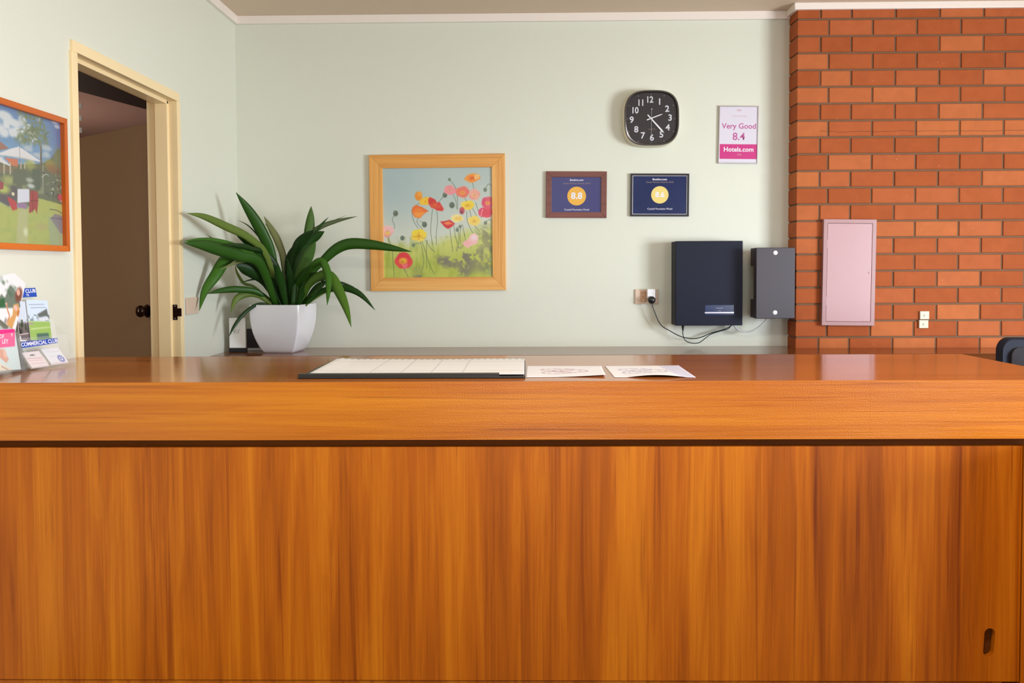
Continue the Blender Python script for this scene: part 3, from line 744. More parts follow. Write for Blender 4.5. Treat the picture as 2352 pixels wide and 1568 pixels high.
p = Paint(330, 260, convg, (88, 124, 182))
Yn = p.Y/p.ny; Xn = p.X/p.nx
p.mix(Yn*1.6, (120, 176, 210)); p.mix((Xn-.85)*6*(1-Yn), (74, 92, 150))
cl_ = p.noise(9, 7, 21)*.6 + p.noise(22, 16, 22)*.4
p.mix((cl_-.52)*5*(Xn < .78)*(Yn < .5), (222, 228, 234))
A8 = lambda *q: [c8(*v) for v in q]; A7 = lambda *q: [c7(*v) for v in q]
for (x, y, rx, ry) in ((90, 520, 130, 80), (230, 640, 150, 70), (400, 600, 70, 90), (90, 830, 70, 80), (270, 830, 100, 50), (520, 740, 70, 60)): p.ell(c7(x, y), rx/7.84, ry/7.84, (218, 226, 232), soft=.6, tex=np.clip(cl_*2, 0, 1))
for (x, y, rx, ry) in ((980, 640, 60, 30), (1020, 720, 45, 35)): p.ell(c7(x, y), rx/7.84, ry/7.84, (178, 190, 214), soft=.9)
# palms
pt_ = p.noise(50, 60, 25)
for (x, y, rx, ry) in ((600, 600, 200, 170), (660, 760, 170, 150), (560, 900, 190, 130), (400, 950, 130, 100), (700, 950, 150, 120), (450, 480, 150, 90), (820, 980, 60, 70)): p.ell(c7(x, y), rx/7.84, ry/7.84, (104, 120, 84), soft=.8, al=.85, tex=np.clip((pt_-.25)*2.6, 0, 1))
rr = random.Random(4)
for k in range(60):
    cx, cy = rr.choice(((740, 520), (620, 760), (800, 900), (480, 800)))
    a = rr.uniform(0, 6.28); l_ = rr.uniform(100, 240)
    p.line([c7(cx, cy), c7(cx+l_*.6*math.cos(a), cy+l_*.4*math.sin(a)), c7(cx+l_*math.cos(a), cy+l_*.8*math.sin(a)+60)], 1.6, rr.choice(((84, 100, 60), (116, 128, 84), (70, 86, 66))), al=.6)
for (x, y, rx, ry) in ((500, 1110, 80, 50), (830, 1100, 90, 50), (680, 1230, 90, 40), (830, 1220, 60, 50)): p.ell(c7(x, y), rx/7.84, ry/7.84, (190, 200, 206), soft=.8, al=.8)
p.poly(A7((720, 1050), (745, 1050), (765, 1568), (715, 1568)), (96, 90, 84))
# treeline and planting
bh = p.noise(40, 34, 27)
p.poly([(-60, 372), (0, 372), (40, 378), (95, 376), (115, 366), (130, 345), (150, 338), (170, 330), (175, 470), (95, 478), (-60, 452)], (84, 92, 68), soft=1.5, al=.95)
p.mix(np.clip((bh-.55)*3, 0, 1)*(Yn > .5)*(Yn < .75), (124, 132, 96)); p.mix(np.clip((bh-.62)*4, 0, 1)*(Yn > .56)*(Yn < .74)*(Xn > .8), (44, 52, 50))
for (x, y, rx, ry, col) in ((900, 1400, 90, 90, (150, 140, 60)), (960, 1480, 120, 80, (130, 84, 56)), (540, 1400, 90, 90, (150, 158, 80)), (1060, 1300, 90, 180, (110, 122, 84))): p.ell(c7(x, y), rx/7.84, ry/7.84, col, soft=.9, al=.8)
p.poly(A7((-100, 960), (0, 980), (160, 1110), (-100, 1160)), (150, 96, 84)); p.poly(A7((80, 1270), (320, 1300), (320, 1440), (210, 1410)), (206, 108, 78))
p.poly(A8((-200, 0), (60, 0), (200, 20), (280, 10), (280, 120), (-200, 130)), (120, 104, 84), soft=1.5, al=.8)
for x in (60, 165, 345, 410): p.poly(A8((x, -50), (x+22, -50), (x+22, 150), (x, 150)), (186, 180, 154))
p.poly(A7((-160, 1240), (0, 1185), (200, 1110), (340, 1075), (410, 1120), (730, 1335), (700, 1345), (400, 1270), (0, 1225)), (232, 230, 234)); p.line([c7(350, 1080), c7(360, 1440)], 1.2, (90, 88, 84)); p.poly(A7((0, 1225), (400, 1270), (640, 1330), (380, 1290), (100, 1240)), (196, 196, 190))
p.poly(A7((-200, 1230), (0, 1255), (195, 1410), (170, 1420), (0, 1350), (-200, 1340)), (226, 224, 228))
# lawn
p.poly([(-80, 448)] + A8((0, 620), (150, 700), (460, 740), (640, 560), (720, 570), (1100, 680), (1195, 760), (1195, 1500), (-500, 1500)), (172, 184, 92), soft=1.2)
lw = p.noise(20, 30, 31); p.mix(np.clip((lw-.5)*1.4, 0, 1)*(Yn > .72), (150, 170, 88))
p.poly(A8((310, 740), (480, 740), (480, 1350), (280, 1350)), (184, 188, 140), soft=3, al=.75); p.ell(c8(440, 1130), 5, 9, (220, 228, 180), soft=1)
p.poly(A8((820, 880), (1120, 900), (1150, 1400), (860, 1380)), (150, 168, 132), soft=4, al=.8)
p.poly(A8((860, 900), (940, 820), (1130, 880), (1130, 1180), (1030, 1150)), (122, 118, 128), soft=2); p.line([c8(850, 745), c8(980, 770), c8(1130, 860)], 2, (84, 80, 76)); p.line([c8(870, 895), c8(1000, 905), c8(1120, 940)], 1.6, (78, 72, 96))
p.ell(c8(720, 1040), 12, 8, (176, 160, 110), soft=1, al=.6)
# bushes, garden furniture
p.poly(A8((0, 450), (120, 380), (240, 330), (310, 390), (300, 560), (150, 700), (0, 610)), (74, 74, 82), soft=2); p.ell(c8(60, 400), 14, 10, (176, 188, 90), soft=1); p.ell(c8(150, 250), 13, 10, (160, 170, 100), soft=1, al=.9); p.poly(A8((-60, 280), (60, 280), (60, 400), (-60, 420)), (150, 50, 66))
p.poly(A8((230, 60), (440, 60), (470, 330), (300, 330), (220, 300)), (84, 92, 76), soft=2); p.poly(A8((560, 60), (700, 60), (690, 420), (520, 380)), (70, 84, 70), soft=2)
p.poly(A8((300, 400), (500, 400), (505, 620), (300, 640)), (226, 232, 250), soft=1.2); p.poly(A8((300, 645), (450, 640), (450, 740), (300, 710)), (150, 110, 160), soft=1.4); p.poly(A8((120, 530), (200, 560), (280, 620), (300, 740), (220, 770), (180, 700)), (186, 48, 60), soft=1.3)
p.poly(A8((520, 430), (640, 440), (655, 600), (630, 830), (600, 740), (520, 810), (495, 800), (505, 600)), (158, 48, 52), soft=1.2); p.line([c8(520, 600), c8(640, 600)], 1.5, (90, 24, 30)); p.line([c8(560, 440), c8(560, 800)], 1.5, (100, 26, 30))
p.ell(c8(225, 485), 3.5, 4, (230, 226, 190)); p.ell(c8(530, 350), 8, 5, (190, 200, 196), soft=.9); p.ell(c8(510, 250), 8, 5, (200, 208, 200), soft=.9, al=.7)
p.ell(c8(1030, 545), 6, 7, (190, 60, 80)); p.line([c8(1030, 600), c8(1110, 650)], 2.4, (220, 160, 160)); p.line([c8(735, 0), c8(735, 480)], 2.4, (170, 164, 150)); p.line([c8(710, 200), c8(790, 150), c8(830, 180)], 1.4, (190, 196, 190))
for k in range(26): p.ell(c8(rr.uniform(740, 1080), rr.uniform(100, 560)), rr.uniform(1.2, 3), rr.uniform(1.2, 3), rr.choice(((190, 200, 190), (50, 60, 58), (120, 134, 104))), al=.8)
p.a = p.a*.72 + np.array((136, 136, 122.))*.28  # reflection haze blended into the print colours
TL = c - U*(wi/2+.002) + V*(hi/2+.002) + N*0.008
p.build('photo_print', TL, TL + U*(wi+.004), TL - V*(hi+.004), MT['photo'], root)
b = MB(); b.prism([c + U*(sx*(wl/2-.01)) + V*(sy*(h/2-.01)) + N*0.0005 for sx, sy in ((-1,-1),(1,-1),(1,1),(-1,1))], N*0.006); b.build('backing_board', MT['black'], root)

# ------------------------------------------------------------------ framed certificates
def c7b(x, y): return (1240 + x/6.533, 380 + y/6.533)
def disc(name, O, N, r, mat, parent, n=48):
    b = MB(); b.lathe(O, N, [(r, 0), (r, 0.0006)], n); return b.build(name, mat, parent)
def certificate(cs, fpx, label, fm, score, disc_m, card_m, title, sub, foot, cx, lip=False):
    c, U, V, N, w, h = rect_from_px(cs, 1, YG-0.016); c.y = YG
    U = Vector((U.x, 0, U.z)).normalized(); V = N.cross(U)
    root = thing('framed_certificate', c, label, 'certificate', 'score certificates on the wall')
    t = fpx/408
    mitred('picture_frame', c, U, V, N, w, h, t, 0.001, 0.016, (fm, fm), root, 0.001)
    if lip:
        b = MB(); b.frame(c - U*(w/2-t*.9) - V*(h/2-t*.9) , U, V, N, w-1.8*t, h-1.8*t, 0.0035, 0.005, 0.0135); b.build('inner_lip', MT['brushed'], root)
    b = MB(); b.prism([c + U*(sx*(w/2-t*.6)) + V*(sy*(h/2-t*.6)) + N*0.001 for sx, sy in ((-1,-1),(1,-1),(1,1),(-1,1))], N*0.0085); cardo = b.build('card', card_m, root)
    F_ = N*0.0095
    def loc(px, py): q = at(*c7b(px, py), 1, YG-0.01); return Vector((q.x, YG, q.z)) + F_
    o = loc(cx, title[1]); text('lettering', title[0], o, U, V, title[2], MT['wtext'], cardo, bold=0.02)
    text('lettering', sub[0], loc(cx, sub[1]), U, V, sub[2], MT['gtext'], cardo)
    O = loc(cx, score[1]); disc('score_disc', O + N*0.0002, N, score[2], disc_m, cardo)
    text('lettering', score[0], O + N*0.0009, U, V, score[3], MT['wtext'], cardo, bold=0.03, sx=1.05)
    text('lettering', foot[0], loc(cx, foot[1]), U, V, foot[2], MT['wtext'], cardo)
    return root
certificate([c7b(92, 85), c7b(1005, 90), c7b(1003, 785), c7b(92, 785)], 13, 'mahogany-framed indigo certificate with the score 8.8', MT['redwood'], ('8.8', 458, 0.0525, 0.050), MT['yellow'], MT['certblue'],
            ('Booking.com', 218, 0.0145), ('Guest Review Awards 2018', 268, 0.0135), ('Crystal Fountains Motel', 662, 0.0145), 552)
certificate([c7b(1362, 118), c7b(2242, 122), c7b(2238, 762), c7b(1358, 762)], 4.6, 'black-framed navy certificate with the score 8.6', MT['black'], ('8.6', 440, 0.0485, 0.040), MT['yellow2'], MT['certnavy'],
            ('Booking.com', 208, 0.0155), ('Guest Review Awards 2018', 250, 0.0135), ('Crystal Fountains Motel', 650, 0.0145), 1800, lip=True)

# ------------------------------------------------------------------ pink and white rating sign
c8b = lambda x, y: (1400 + x/6.19, 180 + y/6.19)
c, U, V, N, w, h = rect_from_px([c8b(1565, 388), c8b(2130, 388), c8b(2108, 1215), c8b(1545, 1205)], 1, YG-0.014); c.y = YG
root = thing('rating_sign', c, 'small portrait sign in a silver frame reading Very Good 8.4, by the bricks', 'sign')
t = 0.0065
b = MB(); b.frame(c - U*w/2 - V*h/2, U, V, N, w, h, t, 0.001, 0.014); b.build('sign_frame', MT['brushed'], root, bevel=0.0015)
b = MB(); b.prism([c + U*(sx*(w/2-t*.6)) + V*(sy*(h/2-t*.6)) + N*0.001 for sx, sy in ((-1,-1),(1,-1),(1,1),(-1,1))], N*0.008); card_ = b.build('card', MT['signwhite'], root)
def sl(px, py): q = at(*c8b(px, py), 1, YG-0.01) - c; return c + U*q.dot(U) + V*q.dot(V) + N*0.009
b = MB(); v0 = (sl(1830, 935)-c).dot(V); v1 = (sl(1830, 1145)-c).dot(V)
b.prism([c + U*(sx*(w/2-t*1.05)) + V*v + N*0.009 for sx, v in ((-1, v1), (1, v1), (1, v0), (-1, v0))], N*0.0006); b.build('colour_band', MT['magenta'], card_)
text('lettering', 'Very Good', sl(1842, 680), U, V, 0.042, MT['mauve'], card_, bold=0.015)
text('lettering', '8.4', sl(1838, 830), U, V, 0.058, MT['mauve'], card_, bold=0.015)
text('lettering', 'Hotels.com', sl(1835, 1012) + N*0.0007, U, V, 0.036, MT['wtext'], card_, bold=0.02)
text('lettering', 'Crystal Fountains', sl(1850, 535), U, V, 0.012, MT['pink_ink'], card_)
text('lettering', '2018', sl(1845, 1085) + N*0.0007, U, V, 0.012, MT['pink_ink'], card_)
b = MB()
for dx in (-.008, 0, .008): b.prism([sl(1845, 452) + U*(dx+sx*.003) + V*(sy*.005) + N*.0002 for sx, sy in ((-1,-1),(1,-1),(1,1),(-1,1))], N*.0003)
b.build('emblem', MT['pink_ink'], card_)

# ------------------------------------------------------------------ wall clock
K = 2000/4.85
cc = at(1497.5, 270, 1, 4.852); rx_ = 62.5/K; rz_ = 63/K
root = thing('wall_clock', (cc.x, YG, cc.z), 'square-round wall clock with black dial and white numerals', 'clock')
def squircle(cx, y, cz, rx, rz, n=64, e=3.1):
    out = []
    for k in range(n):
        t = 2*math.pi*k/n; ct, st = math.cos(t), math.sin(t)
        out.append((cx + rx*math.copysign(abs(ct)**(2/e), ct), y, cz + rz*math.copysign(abs(st)**(2/e), st)))
    return out
sq = lambda y, k, d=0: squircle(cc.x, y, cc.z, rx_*k+d, rz_*k+d)
b = MB(); b.rings([sq(YG-0.001, 1.0, .004), sq(YG-0.035, 1.0, .004), sq(YG-0.058, .99)]); b.build('clock_body', MT['ivory'], root, smooth=30)
b = MB(); b.rings([sq(YG-0.058, 1.0), sq(YG-0.064, 1.0), sq(YG-0.071, .975), sq(YG-0.071, .93), sq(YG-0.064, .915), sq(YG-0.058, .915)], False, False); b.build('bezel', plain('dark_chrome', (96, 94, 96), .10, metal=1.0), root, smooth=35)
b = MB(); b.rings([sq(YG-0.0585, .93), sq(YG-0.0605, .93)]); dial_ = b.build('dial', MT['clockface'], root)
fy = YG-0.0608
def dl(px, py): q = at(*c8b(px, py), 1, fy); return Vector((q.x, fy, q.z))
X_, Z_ = Vector((1, 0, 0)), Vector((0, 0, 1))
for s_, x, y in (('12', 570, 305), ('1', 712, 335), ('2', 820, 435), ('3', 862, 562), ('4', 828, 700), ('5', 738, 800), ('6', 602, 845), ('7', 472, 815), ('8', 380, 728), ('9', 315, 592), ('10', 360, 458), ('11', 445, 350)):
    text('numeral', s_, dl(x, y), X_, Z_, 0.048, MT['clocktext'], dial_, bold=0.022, sx=.86 if len(s_) > 1 else 1.0)
ce = dl(592, 572)
for k in range(12):
    a = k*math.pi/6; ca, sa = math.sin(a), math.cos(a); m_ = (abs(ca)**3.1 + abs(sa)**3.1)**(-1/3.1)
    o = ce + Vector((ca*m_*rx_*.86, 0, sa*m_*rz_*.86)); disc('hour_mark', o, (0, -1, 0), 0.0016, MT['clocktext'], dial_, 8)
def hand(name, tail, tip, w0, w1, y, mat=MT['white']):
    a = dl(*tail); e = dl(*tip); a.y = e.y = fy - y
    d = (e-a).normalized(); s_ = Vector((d.z, 0, -d.x))
    b = MB(); b.prism([a - s_*w0, a + s_*w0, a + (e-a)*.85 + s_*w1, e, a + (e-a)*.85 - s_*w1], (0, -0.0008, 0)); b.build(name, mat, root)
hand('hour_hand', (530, 592), (758, 505), .0030, .0026, .002)
hand('minute_hand', (540, 518), (778, 782), .0030, .0046, .0035)
hand('second_hand', (598, 435), (590, 880), .0005, .0004, .0048, MT['clocktext'])
disc('second_hand_weight', dl(598, 438) - Vector((0, .005, 0)), (0, -1, 0), .0032, MT['clocktext'], root, 16)
b = MB(); b.lathe(ce, (0, -1, 0), [(.0035, 0), (.0035, .0065), (.001, .0075)], 16); b.build('hand_hub', MT['white'], root)
text('lettering', 'QUARTZ', dl(602, 722), X_, Z_, 0.009, MT['gtext'], dial_)

# ------------------------------------------------------------------ power outlet, adaptor, plug, black box, cables
c1 = lambda x, y: (1440 + x/5.6, 530 + y/5.6)
def wallbox(name, cs, y0, y1, mat, parent, bevel=0.001, back=None):
    """box whose front face (at y1) covers the px corners; runs back to y0"""
    a = at(*cs[0], 1, y1); d = at(*cs[1], 1, y1)
    b = MB(); b.box((min(a.x, d.x), y1, min(a.z, d.z)), (max(a.x, d.x), y0, max(a.z, d.z))); return b.build(name, mat, parent, bevel=bevel)
po = at(*c1(255, 845), 1, YG)
root = thing('power_outlet', po, 'pinkish-beige double power outlet on the wall left of the black box', 'power outlet')
fp_ = wallbox('face_plate', (c1(105, 752), c1(405, 940)), YG, YG-0.010, MT['beige'], root, 0.003)
wallbox('socket_face', (c1(175, 775), c1(250, 912)), YG-0.010, YG-0.0125, MT['tanface'], fp_, 0.001)
for (x, y, r) in ((200, 800, .35), (228, 800, -.35), (213, 850, 0)):
    q = at(*c1(x, y), 1, YG-0.0127); b = MB(); b.box((q.x-.0009, q.y-.0002, q.z-.004), (q.x+.0009, q.y+.001, q.z+.004), Matrix.Rotation(r, 3, 'Y'), q); b.build('pin_slot', MT['gap'], fp_)
q = at(*c1(215, 893), 1, YG-0.0125); b = MB(); b.box((q.x-.006, q.y-.003, q.z-.003), (q.x+.006, q.y+.001, q.z+.003)); b.build('rocker_switch', MT['ivory'], fp_)
q = at(*c1(312, 800), 1, YG-0.05)
root = thing('power_adaptor', (q.x, YG-0.01, q.z), 'white plug-in adaptor in the right socket of the outlet', 'adaptor')
wallbox('adaptor_body', (c1(262, 748), c1(365, 868)), YG-0.0102, YG-0.045, MT['plug'], root, 0.004)
q = at(*c1(313, 888), 1, YG-0.045)
qp_ = q
def cable(pxs, ys, r, name, mat, parent):
    n = len(pxs); P = []
    for i, (x, y) in enumerate(pxs):
        yy = ys[0] + (ys[1]-ys[0])*i/(n-1) if len(ys) == 2 else ys[i]
        P.append(at(*c1(x, y), 1, yy))
    b = MB(); b.tube(catmull(P, 8*n), r, 10); return b.build(name, mat, parent, smooth=60)
FY = 4.785
bx = at(*c1(620, 675), 1, YG)
root = thing('phone_system_unit', (bx.x, YG, at(1600, 747, 1, FY).z), 'large dark navy control box mounted on the back wall', 'control box')
wallbox('case', (c1(622, 134), c1(1483, 1214)), YG-0.001, FY+0.010, MT['navy'], root, 0.003)
wallbox('cover', (c1(628, 132), c1(1487, 1216)), FY+0.009, FY, MT['navy'], root, 0.003)
wallbox('name_plate', (c1(1005, 955), c1(1375, 1080)), FY, FY-0.0015, MT['certnavy'], root, 0.0005)
wallbox('silver_strip', (c1(1000, 1043), c1(1378, 1060)), FY-0.0014, FY-0.003, MT['brushed'], root, 0.0005)
def ft(px, py, y): q = at(*c1(px, py), 1, y); return q
b = MB(); q0 = ft(1145, 994, FY-.0016); q1 = ft(1238, 994, FY-.0016); b.box((q0.x, FY-.0021, q0.z-.0011), (q1.x, FY-.0015, q0.z+.0011)); q0 = ft(1168, 1026, FY-.0016); q1 = ft(1212, 1026, FY-.0016); b.box((q0.x, FY-.0021, q0.z-.0007), (q1.x, FY-.0015, q0.z+.0007)); b.build('worn_lettering', MT['grey_ink'], root)
q = ft(720, 1216, FY+.05); b = MB(); b.lathe((q.x, FY+.05, q.z+.004), (0, 0, -1), [(.0085, 0), (.0085, .006), (.004, .030), (.003, .036)], 16); b.build('cable_grommet', MT['black'], root, smooth=50)
cable([(718, 1270), (722, 1340), (745, 1400), (800, 1435), (870, 1446), (940, 1432), (1020, 1370), (1090, 1325), (1200, 1290), (1300, 1260), (1345, 1215)], (FY+.05, YG-.04), .0025, 'lead', MT['cable_g'], root)
pc_ = cable([(313, 900), (345, 1010), (430, 1200), (560, 1290), (700, 1360), (850, 1385), (960, 1365), (1080, 1315), (1250, 1265), (1350, 1215), (1375, 1190)], (YG-0.06, YG-0.05), .0027, 'power_cord', MT['cable_g'], root)
b = MB(); b.lathe((qp_.x, YG-0.046, qp_.z), (0, -1, 0), [(.0195, 0), (.0210, .006), (.0210, .018), (.017, .026), (.008, .030), (0, .0305)], 28); b.build('plug', MT['black'], pc_, smooth=50)

# second, smaller box at the corner
FY2 = 4.68
q = at(1780, 731, 1, FY2)
root = thing('cable_junction_box', (q.x, FY2, q.z), 'smaller charcoal junction box at the corner of the brick wall', 'junction box')
a = at(*c1(1665, 216), 1, FY2); d = at(*c1(2158, 1128), 1, FY2); xr = min(d.x, 1.4765)
b = MB(); b.box((a.x, FY2, d.z), (d.x, FY2+0.055, a.z)); b.build('case', MT['char'], root, bevel=0.003)
for (p0_, p1_) in (((1, 216), (1, 455)), ((1, 885), (1, 1128))):
    za = at(*c1(1665, p0_[1]), 1, FY2).z; zb_ = at(*c1(1665, p1_[1]), 1, FY2).z
    b = MB(); b.box((a.x+.001, FY2+0.055, min(za, zb_)+.001), (xr, FY2+0.125, max(za, zb_)-.001)); b.build('mounting_foot', MT['char'], root, bevel=0.002)
b = MB(); b.box((a.x+.055, FY2+0.055, d.z+.03), (xr-.02, YG-0.001, a.z-.03)); b.build('wall_bracket', MT['gap'], root)
for (x, y) in ((1910, 282), (1905, 1050)):
    q = at(*c1(x, y), 1, FY2); b = MB(); b.lathe((q.x, FY2+.0005, q.z), (0, -1, 0), [(.0118, 0), (.0118, .0015), (.009, .003), (0.0, .0035)], 24); b.build('cover_screw', MT['white'], root, smooth=50)
for k, off in enumerate((0, 9)):
    cable([(1372, 1195+off), (1400, 1240+off), (1460, 1285+off*.6), (1540, 1298), (1620, 1282-off*.4), (1700, 1235), (1770, 1170), (1800, 1120)], (YG-.045-.004*k, FY2+.13), .0042, 'white_cable', MT['cable_w'], root)

# ------------------------------------------------------------------ fittings on the brick wall
c, U, V, N, w, h = rect_from_px([(1893.5, 503), (2015, 504), (2007.5, 748), (1886.5, 747)], 1, YB-0.03); c.y = YB
root = thing('meter_cabinet', c, 'pink painted metal cabinet mounted on the brick wall', 'cabinet')
t = 0.0215
b = MB(); b.frame(c - U*w/2 - V*h/2, U, V, N, w, h, t, 0.001, 0.030); b.build('cabinet_frame', MT['pinkd'], root, bevel=0.0015)
b = MB(); g_ = 0.0012; ww, hh_ = w/2-t-g_, h/2-t-g_
b.prism([c + U*(sx*ww) + V*(sy*hh_) + N*0.006 for sx, sy in ((-1,-1),(1,-1),(1,1),(-1,1))], N*0.0225); dr_ = b.build('cabinet_door', MT['pink'], root, bevel=0.001)
b = MB(); b.prism([c + U*(sx*(w/2-.003)) + V*(sy*(h/2-.003)) + N*0.0012 for sx, sy in ((-1,-1),(1,-1),(1,1),(-1,1))], N*0.003); b.build('back_plate', MT['gap'], root)
for v in (h*.27, -h*.27):
    o = c - U*(w/2-t) + V*v + N*.027; b = MB(); b.lathe(o - V*.022, V, [(.003, 0), (.003, .044)], 10); b.build('hinge', MT['pinkd'], dr_, smooth=50)
o = c + U*(ww-.012) + V*(at(1997, 626, 1, YB-.03)-c).dot(V) + N*.0285; b = MB(); b.lathe(o, N, [(.005, 0), (.005, .0015), (.002, .002)], 16); b.build('door_lock', MT['pinkd'], dr_)
for (y0_, y1_, lab) in ((714.5, 733.2, 'upper of two small ivory switches on the brick wall'), (734.8, 753.5, 'lower of two small ivory switches on the brick wall')):
    x0_ = 2113.5 if y0_ < 720 else 2111.5
    a = at(x0_, y0_, 1, YB-0.012); d = at(x0_+21, y1_, 1, YB-0.012); m_ = (a+d)/2
    r = thing('wall_switch', (m_.x, YB, m_.z), lab, 'switch', 'ivory switches on the brick wall')
    b = MB(); b.box((a.x, YB-.012, d.z), (d.x, YB-.001, a.z)); b.build('switch_plate', MT['ivoryd'], r, bevel=0.002)
    b = MB(); b.box((m_.x-.004, YB-.015, m_.z-.007), (m_.x+.004, YB-.0121, m_.z+.005)); b.build('rocker', MT['ivoryd'], r, bevel=0.001)
# pale switch on the left wall behind the plant
a = at(430, 684, 0, XL+.01); d = at(457, 719, 0, XL+.01)
r = thing('wall_switch', (XL, (a.y+d.y)/2, (a.z+d.z)/2), 'pinkish switch plate on the green wall between doorway and plant', 'switch')
b = MB(); b.box((XL+.001, a.y, d.z), (XL+.010, d.y, a.z)); b.build('switch_plate', MT['beige'], r, bevel=0.002)
b = MB(); ym, zm = (a.y+d.y)/2, (a.z+d.z)/2; b.box((XL+.0101, ym-.008, zm-.014), (XL+.013, ym+.008, zm+.014)); b.build('rocker', MT['beige'], r, bevel=0.001)

# ------------------------------------------------------------------ potted plant on the rear desk
pc = Vector((-1.3056, 4.6815, ZD)); hs = 0.137; zr = 1.177 - ZD
root = thing('potted_plant', pc, 'strap-leaved green plant in a square white ceramic pot, desk corner', 'plant')
ang = R(6.5)
e1 = Vector((math.cos(ang), -math.sin(ang), 0)); e2 = Vector((math.sin(ang), math.cos(ang), 0))
def rrect(k, z, rad, n=6):
    hsk = hs*k; out = []
    for (sx, sy, a0) in ((1, 1, 0), (-1, 1, 90), (-1, -1, 180), (1, -1, 270)):
        for i in range(n+1):
            a = R(a0 + 90*i/n)
            out.append(pc + e1*(sx*(hsk-rad) + rad*math.cos(a)) + e2*(sy*(hsk-rad) + rad*math.sin(a)) + Vector((0, 0, z)))
    return out
prof = [(.56, 0), (.59, .0015), (.665, .014), (.735, .034), (.80, .057), (.86, .082), (.91, .108), (.95, .136), (.98, .168), (.995, .20), (1.0, .235), (.995, zr)]
b = MB(); rs = [rrect(k, z*(1 if i else 1), .010) for i, (k, z) in enumerate(prof)]
rs += [rrect(.955, zr, .008), rrect(.94, zr-.02, .008)]
b.rings(rs, True, False); b.build('pot', MT['ceramic'], root, smooth=32)
b = MB(); b.rings([rrect(.945, zr-.022, .008), rrect(.945, zr-.02, .008)]); b.build('soil', MT['soil'], root)
c5 = lambda x, y: (400 + x/3.734, 420 + y/3.734)
bm = bmesh.new(); cl = bm.loops.layers.float_color.new('Col')
def leaf_(pts, wpx, ytip, col, fold=0.30, twist=0.0, ypow=1.2, wb=.42, ymid=None, yb=None):
    y0 = yb if yb else 4.66 + random.uniform(-.04, .03)
    n = len(pts); P = []
    L = [0.0]
    for (a, b_) in zip(pts, pts[1:]): L.append(L[-1] + math.hypot(b_[0]-a[0], b_[1]-a[1]))
    for k, (x, y) in enumerate(pts):
        s = L[k]/L[-1]
        yy = y0 + (ytip-y0)*s**ypow
        P.append(at(*c5(x, y), 1, yy))
    P[0] = Vector((P[0].x, P[0].y, min(P[0].z, ZD+zr-.02)))
    S = catmull(P, 26); w = wpx*.86/3.734*4.55/2000/2
    rows = []
    for i, p in enumerate(S):
        t = i/26; tg = (S[min(i+1, 26)] - S[max(i-1, 0)]).normalized()
        view = (p - CAM).normalized()
        sd = tg.cross(view).normalized(); up = sd.cross(tg).normalized()
        a = twist*(1-t) ; sd2 = sd*math.cos(a) + up*math.sin(a); up2 = up*math.cos(a) - sd*math.sin(a)
        f = wb + (1-wb)*math.sin(min(t/.55, 1)*math.pi/2) if t < .55 else max(0.0, 1-((t-.55)/.45)**2.0)
        f = max(f, .012)
        rows.append([p - sd2*(w*f) + up2*(w*f*fold), p - sd2*(w*f*.5) + up2*(w*f*fold*.35), p, p + sd2*(w*f*.5) + up2*(w*f*fold*.35), p + sd2*(w*f) + up2*(w*f*fold)])
    V_ = [[bm.verts.new(q) for q in r] for r in rows]
    lin = [v*k_ for v, k_ in zip(s2l(col), (.85, .68, .45))]
    for i in range(26):
        for j in range(4):
            f = bm.faces.new((V_[i][j], V_[i][j+1], V_[i+1][j+1], V_[i+1][j])); f.smooth = True
            sh = 1.10 if j in (1, 2) else 0.95
            for l in f.loops: l[cl] = (lin[0]*sh, lin[1]*sh, lin[2]*sh, 1)
G1, G2, G3, G4, G5, G6 = (46, 96, 32), (34, 78, 30), (64, 122, 44), (104, 138, 74), (30, 66, 30), (124, 142, 108)
leaf_([(900,1000),(840,650),(765,450),(650,250),(530,80)], 112, 4.50, G1, twist=.2)
leaf_([(900,960),(800,640),(640,470),(450,375),(260,290),(105,258)], 78, 4.02, G4, fold=.15)
leaf_([(905,970),(820,740),(700,580),(560,440),(520,400)], 70, 4.35, G2)
leaf_([(880,980),(740,700),(560,620),(400,570),(240,530),(82,515)], 128, 4.00, G1, fold=.2)
leaf_([(880,980),(730,680),(560,560),(380,505),(220,490),(80,500)], 60, 4.02, G3, fold=.1)
leaf_([(880,960),(720,680),(580,610),(450,650),(355,790),(262,930),(215,1098)], 112, 4.22, G3, ypow=.8)
leaf_([(880,820),(720,640),(560,560),(430,530),(270,440)], 24, 4.15, G5)
leaf_([(890,800),(800,640),(650,560),(540,535),(450,530)], 50, 4.2, G5)
leaf_([(900,1020),(720,940),(560,912),(420,920),(280,950)], 66, 4.35, G1)
leaf_([(880,1020),(730,965),(620,950),(530,1000),(484,1112)], 74, 4.50, G4, fold=.2)
leaf_([(900,1030),(740,1036),(610,1110),(520,1220),(468,1320)], 36, 4.45, G5, yb=4.60)
leaf_([(920,1020),(800,850),(690,760),(600,720),(530,705)], 150, 4.42, G5)
leaf_([(930,1020),(830,860),(740,740),(640,680)], 130, 4.50, G2)
leaf_([(910,900),(850,720),(720,664),(540,680),(390,748)], 42, 4.30, G6, fold=.1)
leaf_([(965,1020),(950,700),(890,500),(830,390),(770,285)], 74, 4.66, G6, fold=.15)
leaf_([(960,1000),(925,700),(880,500),(840,420),(775,345)], 24, 4.70, G4)
leaf_([(960,900),(860,650),(740,480),(640,370),(545,318)], 13, 4.60, G5)
leaf_([(980,1000),(1010,700),(1120,480),(1250,380),(1400,325),(1575,285)], 52, 4.74, (86, 108, 84), fold=.15)
leaf_([(980,1000),(1010,720),(1100,520),(1230,400),(1310,350),(1480,275)], 18, 4.78, G6)
leaf_([(990,1000),(1010,760),(1060,570),(1110,480),(1200,400)], 120, 4.58, G5, twist=-.3)
